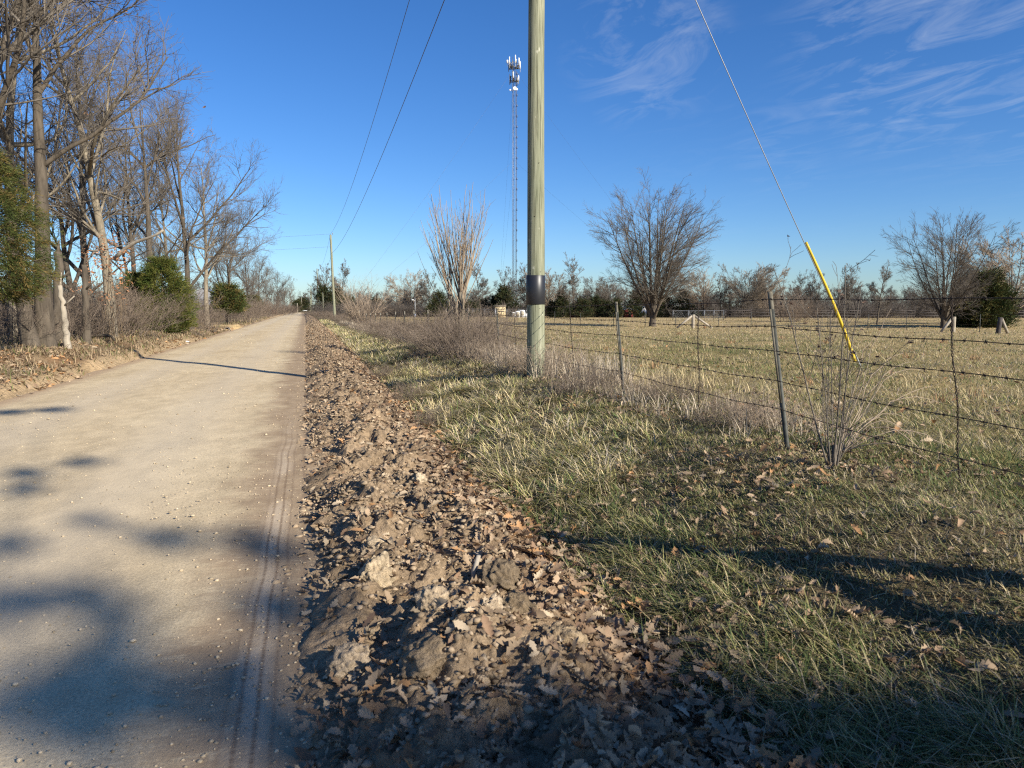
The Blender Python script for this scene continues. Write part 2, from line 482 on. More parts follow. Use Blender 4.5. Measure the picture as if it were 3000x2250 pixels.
# wheel-packed greyer bands
def band(x0, wd, e):
    d = math_(nt, 'ABSOLUTE', math_(nt, 'SUBTRACT', e, x0))
    mr = N(nt, 'ShaderNodeMapRange', interpolation_type='SMOOTHSTEP'); nt.links.new(d, mr.inputs[0])
    mr.inputs[1].default_value = 0; mr.inputs[2].default_value = wd; mr.inputs[3].default_value = 1; mr.inputs[4].default_value = 0
    return mr.outputs[0]
def step(x0, x1, e):
    mr = N(nt, 'ShaderNodeMapRange', interpolation_type='SMOOTHSTEP'); nt.links.new(e, mr.inputs[0])
    mr.inputs[1].default_value = x0; mr.inputs[2].default_value = x1; mr.inputs[3].default_value = 0; mr.inputs[4].default_value = 1
    return mr.outputs[0]
for x0 in (-3.5, -1.55):
    c = mixc(nt, math_(nt, 'MULTIPLY', band(x0, .8, Lc), .6), c, (.50, .415, .295))
# damp scraped strip along the right edge, ragged across the road
rag1 = noise(nt, mapping(nt, pos, (1, 1.6, 1)), 1.3, 4, .6); rag2 = noise(nt, mapping(nt, pos, (.9, 2.6, 1)), 6, 6, .75)
rag = math_(nt, 'ADD', math_(nt, 'MULTIPLY', math_(nt, 'SUBTRACT', rag1, .5), .8), math_(nt, 'MULTIPLY', math_(nt, 'SUBTRACT', rag2, .5), .5))
s = step(-.82, -.34, math_(nt, 'ADD', Lc, rag))
dry = step(.56, .64, noise(nt, mapping(nt, pos, (.8, 2.6, 1)), 8, 6, .75))
damp = ramp(nt, mid, [(.3, (.265, .19, .12)), (.7, (.36, .268, .172))]).outputs[0]
c = mixc(nt, math_(nt, 'MULTIPLY', s, math_(nt, 'SUBTRACT', 1.0, math_(nt, 'MULTIPLY', dry, .65))), c, damp)
# tyre print: pale dusty band with dark grooves
wv = math_(nt, 'MULTIPLY', math_(nt, 'SUBTRACT', noise(nt, mapping(nt, pos, (0, 1, 0)), .5, 2), .5), .10)
Lt = math_(nt, 'ADD', Lc, wv)
near = math_(nt, 'SUBTRACT', 1.0, step(6.0, 11.5, sx.outputs[1]))
brk = step(.35, .55, noise(nt, mapping(nt, pos, (1, .6, 1)), 2.2, 4, .6))
tread = step(.40, .60, noise(nt, mapping(nt, pos, (1.5, 14, 1)), 6, 2, .5))
pale = math_(nt, 'MULTIPLY', band(-.255, .13, Lt), math_(nt, 'MULTIPLY', math_(nt, 'MULTIPLY', brk, near), .85))
c = mixc(nt, pale, c, (.47, .375, .265))
for x0, k in ((-.29, .8), (-.225, .9), (-.165, .55), (-.34, .35)):
    c = mixc(nt, math_(nt, 'MULTIPLY', math_(nt, 'MULTIPLY', band(x0, .016, Lt), math_(nt, 'ADD', .5, math_(nt, 'MULTIPLY', tread, .5))), math_(nt, 'MULTIPLY', near, k)), c, (.17, .115, .075))
c = mixc(nt, math_(nt, 'MULTIPLY', band(-.04, .03, math_(nt, 'ADD', Lt, math_(nt, 'MULTIPLY', rag2, .06))), .5), c, (.19, .13, .085))
# brown soil spilling in from the left edge
c = mixc(nt, step(4.35, 4.85, math_(nt, 'ADD', math_(nt, 'MULTIPLY', Lc, -1), math_(nt, 'MULTIPLY', rag, .6))), c, (.37, .27, .175))
nt.links.new(c, p.inputs['Base Color'])
hh = math_(nt, 'ADD', math_(nt, 'MULTIPLY', fine, .4), mid)
nt.links.new(bump(nt, hh, .6, .014), p.inputs['Normal']); nt.links.new(p.outputs[0], out.inputs[0])
tag(g.build('road', m, smooth=True), 'straight pale gravel road', 'road', kind='structure')

# ------------------------------------------------------------------ scatter helpers
def scatter(n, r0, r1, rng, a0=-34, a1=66):
    r = r0 * (r1 / r0) ** rng.random_sample(n); a = np.radians(rng.uniform(a0, a1, n))
    return r * np.sin(a), r * np.cos(a)

def strip(n, l0, l1, y0, y1, rng, k=1.0):
    """points along the road; density falls with distance"""
    y = y0 + (y1 - y0) * ((((y1 + 1.5) / (y0 + 1.5)) ** rng.random_sample(n) * (y0 + 1.5) - 1.5 - y0) / (y1 - y0))
    L = rng.uniform(l0, l1, n)
    return L + xc(y), y

def blades(mb, x, y, z, l, wd, az, lean, droop, col):
    n = len(x)
    s = np.array([0, .4, .75, 1.0])
    hx = l[:, None] * (np.sin(lean)[:, None] * s + droop[:, None] * s ** 2 * .55)
    hz = l[:, None] * (np.cos(lean)[:, None] * s - droop[:, None] * s ** 2 * .38)
    dx, dy = np.cos(az), np.sin(az)
    px = x[:, None] + hx * dx[:, None]; py = y[:, None] + hx * dy[:, None]; pz = z[:, None] + hz
    ww = wd[:, None] * np.array([.8, 1, .6, 0]) * .5
    ox, oy = -dy[:, None] * ww, dx[:, None] * ww
    Lf = np.stack([px - ox, py - oy, pz], -1); Rt = np.stack([px + ox, py + oy, pz], -1)
    v = np.concatenate([np.stack([Lf[:, :3], Rt[:, :3]], 2).reshape(n, 6, 3), Lf[:, 3:]], 1)
    b = np.arange(n)[:, None] * 7
    q = np.concatenate([b + np.array([0, 1, 3, 2]), b + np.array([2, 3, 5, 4])])
    t = b + np.array([4, 5, 6])
    sh = np.ones((n, 7, 1))
    mb.add(v.reshape(-1, 3), q, t, np.repeat(col, 7, axis=0))

STRAW = np.array([.50, .405, .225]); YGREEN = np.array([.30, .28, .11]); GREEN = np.array([.115, .155, .05]); GREY = np.array([.40, .335, .245]); RED = np.array([.42, .25, .125])
def gcol(n, rng, green):
    """green (n,) share in 0..1"""
    u = rng.random_sample(n)
    g1 = green[:, None]
    c = np.where((u < .5)[:, None], STRAW, np.where((u < .8)[:, None], YGREEN, GREY))
    d = np.where((rng.random_sample(n) < .6)[:, None], GREEN, YGREEN)
    c = np.where((rng.random_sample(n) < green)[:, None], d, c)
    return c * rng.uniform(.65, 1.3, (n, 1))

# ------------------------------------------------------------------ pasture grass (right of the fence line, near to far)
rng = np.random.RandomState(11)
mb = MB()
x, y = scatter(400000, 3.2, 105, rng, 0, 66)
k = (x - xc(y)) > 3.7; x, y = x[k], y[k]; r = np.hypot(x, y)
gp = sm(.42, .66, fbm(x * .5, y * .5, 5)) * (.75 - .55 * sm(9, 45, r)) + .16 - .08 * sm(9, 45, r)
keep = rng.random_sample(len(x)) < .45 + .75 * fbm(x * 1.3, y * 1.3, 14); x, y, r, gp = x[keep], y[keep], r[keep], gp[keep]
n = len(x)
l = rng.uniform(.04, .13, n) * (1 + .25 * sm(20, 60, r)); wd = .0034 * (1 + r / 7.5) * rng.uniform(.7, 1.3, n)
blades(mb, x, y, zt(x, y) - .01, l, wd, rng.uniform(0, 2 * PI, n), rng.uniform(.35, 1.45, n), rng.uniform(0, .9, n), gcol(n, rng, gp) * .94)
# pale taller tufts
x, y = scatter(450, 5, 95, rng, 5, 62); k = (x - xc(y)) > 4.2; x, y = x[k], y[k]
m_ = 26; X = np.repeat(x, m_) + rng.normal(0, .06, len(x) * m_); Y = np.repeat(y, m_) + rng.normal(0, .06, len(x) * m_)
n = len(X); rr = np.hypot(X, Y); tint = np.repeat(np.where((rng.random_sample(len(x)) < .12)[:, None], RED, STRAW * .95), m_, axis=0)
blades(mb, X, Y, zt(X, Y), rng.uniform(.08, .22, n), .0035 * (1 + rr / 8), rng.uniform(0, 2 * PI, n), rng.uniform(.05, .8, n), rng.uniform(0, .6, n), tint * rng.uniform(.7, 1.25, (n, 1)))
tag(mb.build('pasture_grass', M['grass']), 'short straw coloured pasture grass behind the barbed wire fence', 'grass', kind='stuff')

# ------------------------------------------------------------------ verge grass: arching tufts between the dirt ridge and the fence
mb = MB()
def tufts(n, l0, l1, y0, y1, per, ln, spread, green, wmul=1.0, test=None, bright=1.0):
    x, y = strip(n, l0, l1, y0, y1, rng)
    dens = fbm(x * 1.1, y * 1.1, 15)
    k = rng.random_sample(n) < .2 + 1.3 * sm(.35, .62, dens)
    if test is not None: k &= test(x, y)
    x, y = x[k], y[k]; nn = len(x)
    ta = rng.uniform(0, 2 * PI, nn)
    tg = np.clip(green + .9 * (fbm(x * .8, y * .8, 16) - .5), 0, 1); sz = rng.uniform(.6, 1.35, nn)
    idx = np.repeat(np.arange(nn), per); n2 = len(idx)
    a = rng.uniform(0, 2 * PI, n2); rr = spread * np.sqrt(rng.random_sample(n2)) * sz[idx]
    X = x[idx] + rr * np.cos(a); Y = y[idx] + rr * np.sin(a); d = np.hypot(X, Y)
    az = np.where(rng.random_sample(n2) < .55, a + rng.normal(0, .5, n2), ta[idx] + rng.normal(0, .5, n2))
    blades(mb, X, Y, zt(X, Y) - .01, ln * sz[idx] * rng.uniform(.5, 1.25, n2), wmul * .0042 * (1 + d / 7.5) * rng.uniform(.7, 1.3, n2), az,
           rng.uniform(.25, 1.2, n2), rng.uniform(.3, 1.4, n2), gcol(n2, rng, tg[idx]) * bright)
tufts(1700, 1.36, 2.15, .9, 70, 46, .135, .085, .48, wmul=.75, bright=1.0)
tufts(1500, 1.5, 2.6, 5, 90, 40, .22, .11, .14, bright=1.42)
tufts(900, 2.0, 3.2, 5.5, 60, 40, .15, .09, .26, bright=1.15)
tufts(2600, 1.9, 4.4, .9, 30, 30, .062, .08, .26, wmul=.75)
tufts(420, 2.0, 4.6, .9, 9, 44, .07, .10, .7, wmul=.75)
# ragged near mat of short stems
x, y = scatter(260000, 1.3, 40, rng, 0, 66); _a, _b = strip(100000, 1.6, 4.6, .9, 7, rng); x = np.r_[x, _a]; y = np.r_[y, _b]; L = x - xc(y); k = (L > 1.36) & (L < 4.4); x, y = x[k], y[k]; n = len(x); r = np.hypot(x, y)
keep = rng.random_sample(n) < .25 + 1.0 * fbm(x * 1.6, y * 1.6, 17); x, y, r = x[keep], y[keep], r[keep]; n = len(x)
blades(mb, x, y, zt(x, y) - .01, rng.uniform(.025, .08, n) * (1 + .3 * sm(4, 10, r)), .0027 * (1 + r / 6) * rng.uniform(.7, 1.3, n), rng.uniform(0, 2 * PI, n), rng.uniform(.4, 1.5, n), rng.uniform(0, .8, n),
       .82 * gcol(n, rng, np.clip(.22 + .9 * (fbm(x * .9, y * .9, 18) - .5), 0, 1)))
tag(mb.build('verge_grass', M['grass']), 'tufty green and yellow grass on the verge between dirt ridge and fence', 'grass', kind='stuff')

# ------------------------------------------------------------------ pale standing dead grass around the big pole and along the fence foot
mb = MB()
def deadgrass(n, l0, l1, y0, y1, ln, dens=1.0, c0=GREY * 1.15):
    L = rng.uniform(l0, l1, n); y = rng.uniform(y0, y1, n); x = L + xc(y)
    k = rng.random_sample(n) < dens * sm(.38, .62, fbm(x * 1.4, y * 1.4, 19)); x, y = x[k], y[k]; n = len(x); d = np.hypot(x, y)
    blades(mb, x, y, zt(x, y) - .01, ln * rng.uniform(.4, 1.2, n), .0045 * (1 + d / 9) * rng.uniform(.6, 1.3, n), rng.uniform(0, 2 * PI, n), np.abs(rng.normal(.15, .28, n)), rng.uniform(0, .8, n), c0 * rng.uniform(.7, 1.35, (n, 1)))
deadgrass(4600, 3.3, 4.3, 8.8, 13.0, .5)
deadgrass(1300, 3.4, 4.2, 4.4, 9, .28, .7)
deadgrass(4200, 3.4, 4.6, 13, 32, .42)
deadgrass(3200, 3.2, 4.8, 30, 75, .45)
deadgrass(1200, 4.2, 5.6, 7.5, 10, .3, .8, STRAW)
tag(mb.build('dead_grass', M['grass']), 'pale grey dead grass standing round the utility pole and fence foot', 'dead grass', kind='stuff')

# left bank grass
mb = MB()
x, y = strip(60000, -9.5, -4.9, 7, 110, rng); L = x - xc(y)
keep = (rng.random_sample(len(x)) < .2 + .9 * sm(.35, .65, fbm(x * 1.2, y * 1.2, 22))) & ~((np.abs(y - DRIVE_Y) < 3.6)) & ~((np.abs(y - 18.9) < .5) & (L > -6))
x, y = x[keep], y[keep]; n = len(x); d = np.hypot(x, y)
blades(mb, x, y, zt(x, y) - .01, rng.uniform(.06, .26, n), .0042 * (1 + d / 7.5) * rng.uniform(.7, 1.3, n), rng.uniform(0, 2 * PI, n), rng.uniform(.1, 1.1, n), rng.uniform(0, .9, n),
       np.where((rng.random_sample(n) < .78)[:, None], np.array([.36, .27, .165]), np.array([.17, .18, .065])) * rng.uniform(.65, 1.3, (n, 1)))
tag(mb.build('bank_grass', M['grass']), 'dry tan grass on the bank under the roadside trees', 'grass', kind='stuff')

# ------------------------------------------------------------------ graded ridge of dirt and leaves along the right road edge
def wz(L, y):
    pr = np.clip(np.sin(PI * np.clip((L + .03) / (1.40 - .18 * sm(3.6, 1.6, y)), 0, 1)), 0, 1) ** .65
    big = fbm(L * 1.6, y * 1.1, 51, 3); med = fbm(L * 5, y * 5, 53, 3); fin = fbm(L * 17, y * 17, 57, 3); gr = fbm(L * 44, y * 44, 59, 2)
    return pr * (.03 + .40 * np.clip(big - .22, 0, 1) ** 1.2 + .25 * (med - .42) + .085 * (fin - .4) + .042 * (gr - .45))
def wtop(L, y):
    return zroad(y) + .01 + np.maximum(wz(L, y), -.05)

Lw = np.linspace(-.10, 1.47, 122)
Yw = np.concatenate([np.arange(.5, 8, .0145), geo(8, 210, .02, 1.018)])
LL, YY = np.meshgrid(Lw, Yw)
ew = .30 * (fbm(YY * 1.3, YY * 0, 61) - .5) + .12 * (fbm(YY * 6, YY * 0, 63) - .5)
LE = LL + ew * sm(.6, -.1, LL)
ZW = wtop(LL, YY) - .05 * (sm(.02, -.1, LL) + sm(1.37, 1.47, LL))
ny, nx = LL.shape
ii, jj = np.meshgrid(np.arange(ny - 1), np.arange(nx - 1), indexing='ij'); b0 = (ii * nx + jj).ravel()
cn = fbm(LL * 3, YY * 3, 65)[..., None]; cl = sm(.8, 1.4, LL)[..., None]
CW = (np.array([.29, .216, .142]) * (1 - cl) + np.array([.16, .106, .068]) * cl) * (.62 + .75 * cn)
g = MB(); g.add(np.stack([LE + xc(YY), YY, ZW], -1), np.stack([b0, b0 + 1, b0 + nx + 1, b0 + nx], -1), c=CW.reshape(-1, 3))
m, nt, out = newmat('ridge_soil')
p = N(nt, 'ShaderNodeBsdfPrincipled'); p.inputs['Roughness'].default_value = .95; p.inputs['Specular IOR Level'].default_value = .05
a = N(nt, 'ShaderNodeAttribute', attribute_name='col'); pos = N(nt, 'ShaderNodeNewGeometry').outputs['Position']
f1 = noise(nt, pos, 26, 6, .7)
c = mixc(nt, 1.0, a.outputs['Color'], ramp(nt, f1, [(.3, (.5, .48, .46)), (.68, (1.35, 1.32, 1.27))]).outputs[0], 'MULTIPLY')
nt.links.new(c, p.inputs['Base Color']); nt.links.new(bump(nt, f1, 1, .03), p.inputs['Normal']); nt.links.new(p.outputs[0], out.inputs[0])
tag(g.build('dirt_ridge', m, smooth=True), 'low ridge of graded dirt along the road edge', 'ground', kind='structure')
M['ridge'] = m

# crumbs of soil on the ridge
mb = MB()
x, y = strip(40000, -.26, 1.38, .5, 70, rng); L = x - xc(y)
kk = (rng.random_sample(len(x)) < np.clip(1.15 + L * 4, .12, 1)) & (rng.random_sample(len(x)) < .35 + .8 * sm(.4, .6, fbm(x * 2, y * 2, 66))); x, y, L = x[kk], y[kk], L[kk]; n = len(x)
S = np.exp(rng.normal(math.log(.0075), .6, n)).clip(.003, .019) * (1 + y / 30)
stones(mb, np.stack([x, y, wtop(L, y) + S * .25], -1), S, rng, 1, .4, np.array([.30, .226, .15]) * rng.uniform(.6, 1.25, (n, 1)))
tag(mb.build('soil_crumbs', M['soil']), 'crumbs of dry soil on the graded ridge', 'soil', kind='stuff')

# loose stones on the road
mb = MB()
x, y = scatter(15000, 1.6, 45, rng, -40, 4); L = x - xc(y); k = (L > -4.8) & (L < .02); x, y, L = x[k], y[k], L[k]
k = rng.random_sample(len(x)) < .25 + .9 * sm(.45, .62, fbm(x * 1.1, y * .5, 71)); x, y, L = x[k], y[k], L[k]; n = len(x)
S = np.exp(rng.normal(math.log(.0030), .55, n)).clip(.0013, .011) * (1 + y / 20)
stones(mb, np.stack([x, y, zroad(y) + .014 + .035 * (1 - ((L + 2.4) / 2.6) ** 2) + S * .1], -1), S, rng, 1, .2, np.array([.46, .37, .25]) * rng.uniform(.5, 1.3, (n, 1)))
tag(mb.build('loose_gravel', M['gravel']), 'loose gravel stones scattered on the road', 'gravel', kind='stuff')

# ------------------------------------------------------------------ fallen oak leaves
_st = np.array([0, .06, .17, .27, .36, .47, .56, .67, .76, .88, 1.0])
_wd = np.array([.012, .04, .16, .10, .22, .135, .25, .15, .19, .10, .0])
def leaves(mb, x, y, z, size, rng, col, flat=.45, tiltmax=.7):
    n = len(x); k = len(_st)
    u = np.broadcast_to(_st - .5, (n, k)); wdt = _wd[None] * rng.uniform(.75, 1.2, (n, k))
    cu, cw, tw = rng.uniform(-1.2, 1.2, n)[:, None], rng.uniform(-.2, 2.2, n)[:, None] * flat * 2, rng.normal(0, .5, n)[:, None]
    rows = []
    for sgn in (-1, 0, 1):
        vv = wdt * sgn
        zz = cu * flat * u ** 2 + cw * vv ** 2 * 1.6 + abs(sgn) * .35 * wdt * rng.uniform(-.3, 1, n)[:, None] + tw * u * vv
        rows.append(np.stack([u + .06 * abs(sgn), vv, zz], -1))
    v = np.stack(rows, 2).reshape(n, k * 3, 3) * size[:, None, None]
    az = rng.uniform(0, 2 * PI, n); t1 = rng.normal(0, tiltmax * .5, n); t2 = rng.normal(0, tiltmax * .5, n)
    c1, s1, c2, s2, ca, sa = np.cos(t1), np.sin(t1), np.cos(t2), np.sin(t2), np.cos(az), np.sin(az)
    Rm = np.zeros((n, 3, 3))
    Ry = np.stack([np.stack([c1, 0 * c1, s1], -1), np.stack([0 * c1, 1 + 0 * c1, 0 * c1], -1), np.stack([-s1, 0 * c1, c1], -1)], 1)
    Rx = np.stack([np.stack([1 + 0 * c2, 0 * c2, 0 * c2], -1), np.stack([0 * c2, c2, -s2], -1), np.stack([0 * c2, s2, c2], -1)], 1)
    Rz = np.stack([np.stack([ca, -sa, 0 * ca], -1), np.stack([sa, ca, 0 * ca], -1), np.stack([0 * ca, 0 * ca, 1 + 0 * ca], -1)], 1)
    v = np.einsum('nij,nkj->nki', Rz @ Rx @ Ry, v) + np.stack([x, y, z], -1)[:, None]
    b = (np.arange(n) * k * 3)[:, None, None]
    i = np.arange(k - 1)[:, None] * 3
    qq = np.concatenate([i + np.array([0, 1, 4, 3]), i + np.array([1, 2, 5, 4])])
    mb.add(v.reshape(-1, 3), (b + qq[None]).reshape(-1, 4), None, np.repeat(col, k * 3, axis=0))

LEAFC = np.array([[.35, .255, .165], [.40, .315, .215], [.28, .19, .12], [.21, .135, .085], [.42, .24, .115]])
def lcol(n, rng, p):
    return LEAFC[rng.choice(5, n, p=p)] * rng.uniform(.65, 1.25, (n, 1))

mb = MB()
x, y = strip(13000, -.08, 1.44, .55, 60, rng); L = x - xc(y)
k = rng.random_sample(len(x)) < .10 + .5 * sm(.3, 1.15, L) + .45 * sm(.45, .6, fbm(x * 1.4, y * 1.4, 67)) + .2 * sm(3, 8, y); x, y, L = x[k], y[k], L[k]; n = len(x)
sz = rng.uniform(.025, .095, n) * (1 + y / 60)
leaves(mb, x, y, wtop(L, y) + .012 + rng.uniform(0, .02, n), sz, rng, lcol(n, rng, [.36, .24, .22, .14, .04]), .75, 1.0)
# leaf drift in the small gutter on the grass side, and big fresh leaves at the very front
x, y = strip(2200, 1.15, 1.62, .6, 45, rng); n = len(x)
leaves(mb, x, y, np.maximum(zt(x, y), wtop(x - xc(y), y) * ((x - xc(y)) < 1.38)) + .02 + rng.uniform(0, .03, n), rng.uniform(.05, .11, n) * (1 + y / 80), rng, lcol(n, rng, [.3, .1, .3, .15, .15]), .5, 1.0)
tag(mb.build('leaf_litter', M['litter']), 'curled brown oak leaves mixed into the dirt ridge', 'leaf litter', kind='stuff')

mb = MB()
x, y = strip(7500, 1.45, 4.6, .7, 26, rng)
k = rng.random_sample(len(x)) < .14 + 1.1 * sm(.46, .62, fbm(x * 1.0, y * 1.0, 68)) + .3 * (y < 2.5); x, y = x[k], y[k]; n = len(x)
leaves(mb, x, y, zt(x, y) + rng.uniform(.005, .04, n), rng.uniform(.03, .085, n) * (1 + y / 60), rng, lcol(n, rng, [.36, .14, .24, .16, .1]), .9, .8)
x, y = scatter(1500, 5, 26, rng, 12, 60); k = (x - xc(y)) > 4.2; x, y = x[k], y[k]
k = rng.random_sample(len(x)) < .1 + 1.0 * sm(.5, .62, fbm(x * .7, y * .7, 69)); x, y = x[k], y[k]; n = len(x)
leaves(mb, x, y, zt(x, y) + rng.uniform(.01, .06, n), rng.uniform(.06, .12, n), rng, lcol(n, rng, [.36, .14, .2, .1, .2]), .5, .9)
tag(mb.build('verge_leaves', M['litter']), 'brown oak leaves lying in the verge and pasture grass', 'fallen leaves', kind='stuff')

mb = MB()
x, y = strip(7000, -9.5, -4.75, 8, 60, rng); L = x - xc(y)
k = rng.random_sample(len(x)) < .15 + 1.1 * sm(.45, .62, fbm(x * .9, y * .9, 70)); k &= np.abs(y - DRIVE_Y) > 3.6; x, y = x[k], y[k]; n = len(x)
leaves(mb, x, y, zt(x, y) + rng.uniform(.01, .05, n), rng.uniform(.07, .14, n) * (1 + y / 60), rng, lcol(n, rng, [.34, .12, .2, .1, .24]), .5, .9)
tag(mb.build('bank_leaves', M['litter']), 'orange brown oak leaves drifted on the left bank', 'fallen leaves', kind='stuff')

# ------------------------------------------------------------------ bigger clods, each a thing
def clod(px, py, size, label, seed, sq=.8, colr=(.42, .335, .235), name='dirt_clod'):
    x, y, z = hit(px, py); L = x - xc(y); z = float(wtop(np.array([L]), np.array([y]))[0]) if L < 1.4 else z
    v, f = ico(5)
    rg = np.random.RandomState(seed); o3 = rg.uniform(0, 50, 3)
    q1 = fbm(v[:, 0] * 1.7 + o3[0] + v[:, 2], v[:, 1] * 1.7 + v[:, 2] * 1.3 + o3[1], seed, 3); q2 = fbm(v[:, 0] * 5 + v[:, 2] * 4 + o3[0], v[:, 1] * 5 - v[:, 2] * 3, seed + 3, 4)
    q3 = np.round(fbm(v[:, 0] * 3.1 - v[:, 2] * 2 + o3[2], v[:, 1] * 3.1 + v[:, 2] * 2, seed + 7, 2) * 7) / 7
    d = 1 + 1.1 * (q1 - .5) * .6 + .5 * (q2 - .5) + .25 * (q3 - .5)
    vv = v * d[:, None] * np.array([1.0, rg.uniform(.7, 1), sq]) * size
    a = rg.uniform(0, 6.28); vv = vv @ np.array([[math.cos(a), math.sin(a), 0], [-math.sin(a), math.cos(a), 0], [0, 0, 1]])
    mb = MB(); cc = np.array(colr) * (.7 + .6 * fbm(vv[:, 0] * 60, vv[:, 1] * 60 + vv[:, 2] * 50, 5)[:, None])
    mb.add(vv, None, f, cc)
    o = mb.build(name, M['ridge'], smooth=True); o.location = (x, y, z + size * sq * .12)
    return tag(o, label, 'stone' if name == 'stone' else 'clod', 'clods on the dirt ridge')
clod(1105, 1745, .11, 'tall pale clod standing up at the road side of the dirt ridge', 1, 1.15, (.43, .345, .235))
clod(1105, 1675, .06, 'small pale clod on top behind the tall pale clod', 2, .9, (.41, .33, .23))
clod(1465, 1750, .11, 'dark rounded clod next to the grass edge of the ridge', 3, .8, (.20, .155, .105))
clod(1500, 1900, .11, 'dark crumbly clod in front of the dark rounded one', 4, .75, (.21, .16, .105))
clod(1270, 2080, .115, 'broad flat clod half in shade at the front of the ridge', 5, .6, (.26, .2, .135))
clod(1405, 2165, .045, 'smooth pale stone among leaves at the bottom edge', 6, .8, (.42, .33, .23), 'stone')
clod(1640, 2010, .10, 'rooty brown clod near the front grass edge', 7, .8, (.30, .23, .15))
clod(1270, 1900, .085, 'tan crumbly clod in the middle of the leafy ridge', 8, 1.0, (.44, .35, .245))
clod(1440, 1960, .07, 'pale clod beside the curled brown leaf in front', 9, .9, (.45, .36, .255))
clod(1030, 2010, .09, 'grey tan clod on the road side of the front leaves', 10, .9, (.40, .32, .23))
clod(1080, 1465, .035, 'small white stone on the ridge towards the road', 11, .8, (.5, .42, .3), 'stone')
clod(1230, 1490, .05, 'tilted flat tan stone halfway along the ridge', 12, .9, (.50, .41, .29), 'stone')
mb = MB(); x, y, z = hit(1385, 1745); bz = float(wtop(np.array([x]), np.array([y]))[0])
tubes(mb, np.array([[x, y, bz - .02], [x + .01, y + .01, bz + .08], [x + .035, y + .0, bz + .17]]), np.array([.006, .016, .012]), 6, True)
tag(mb.build('stick', M['deadwood']), 'short grey stick poking up out of the dirt ridge', 'stick')
mb = MB(); x, y, z = hit(1215, 1630); bz = float(wtop(np.array([x]), np.array([y]))[0]) + .02
tubes(mb, np.array([[x - .06, y + .05, bz + .02], [x, y, bz + .01], [x + .06, y - .05, bz]]), np.array([.004, .006, .004]), 5, True)
tag(mb.build('twig', M['twig']), 'thin dark twig lying across the bare patch of the ridge', 'twig')

# ------------------------------------------------------------------ utility poles
m, nt, out = newmat('treated_pole_wood')
p = N(nt, 'ShaderNodeBsdfPrincipled'); p.inputs['Roughness'].default_value = .85; p.inputs['Specular IOR Level'].default_value = .15
tc = N(nt, 'ShaderNodeTexCoord')
gr = noise(nt, mapping(nt, tc.outputs['Object'], (1, 1, .035)), 42, 6, .65, .3)
gb = noise(nt, mapping(nt, tc.outputs['Object'], (1, 1, .18)), 5, 4, .6)
kn = noise(nt, mapping(nt, tc.outputs['Object'], (1, 1, .5)), 11, 2, .5)
c = ramp(nt, gr, [(.32, (.11, .112, .072)), (.46, (.20, .203, .142)), (.60, (.262, .263, .19)), (.78, (.36, .352, .27))]).outputs[0]
c = mixc(nt, 1.0, c, ramp(nt, gb, [(.3, (.80, .84, .78)), (.7, (1.14, 1.12, 1.10))]).outputs[0], 'MULTIPLY')
c = mixc(nt, ramp(nt, kn, [(.70, (0, 0, 0)), (.76, (1, 1, 1))]).outputs[0], c, (.40, .39, .30))
crk = ramp(nt, noise(nt, mapping(nt, tc.outputs['Object'], (1, 1, .02)), 30, 3, .5), [(.34, (1, 1, 1)), (.39, (0, 0, 0))]).outputs[0]
c = mixc(nt, math_(nt, 'MULTIPLY', crk, .75), c, (.055, .05, .032))
nt.links.new(c, p.inputs['Base Color'])
nt.links.new(bump(nt, math_(nt, 'SUBTRACT', gr, math_(nt, 'MULTIPLY', crk, .8)), .55, .012), p.inputs['Normal']); nt.links.new(p.outputs[0], out.inputs[0])
M['pole'] = m

def pole_mesh(mb, h, r0, r1, lean=(0, 0), k=28, n=60, seed=0, bury=.3):
    s = np.linspace(0, 1, n); z = -bury + (h + bury) * s
    P = np.stack([lean[0] * s + .006 * np.sin(z * .9 + seed), lean[1] * s + .006 * np.cos(z * .7 + seed), z], -1)
    mb2 = MB(); tubes(mb2, P, r0 + (r1 - r0) * s, k, True)
    v = mb2.v[0].copy(); a = np.arctan2(v[:, 1], v[:, 0])
    rg = 1 + .045 * (fbm(a * 3 + 7, v[:, 2] * .9, 5 + seed, 3) - .5)
    v[:, 0] *= rg; v[:, 1] *= rg
    mb.add(v, mb2.q[0], mb2.t[0])

def pole_top(t, h, r):
    mb = MB(); bar(mb, (0, 0, h), (0, 0, h + .12), .03, 8); bar(mb, (0, 0, h + .1), (0, 0, h + .25), .055, 10, .03)
    mb.build('insulator', M['greyroof'], t)

px0, py0, pz0 = gnd(1569, 11.3)
POLES = []
t = thing('utility_pole', 'tall greenish wooden utility pole with black sleeve standing closest by the fence', 'utility pole', (px0, py0, pz0), 0, 'utility poles along the road')
mb = MB(); pole_mesh(mb, 12.2 - pz0, .144, .098, (.0, .0), 40, 90, 1); mb.build('pole', M['pole'], t, True)
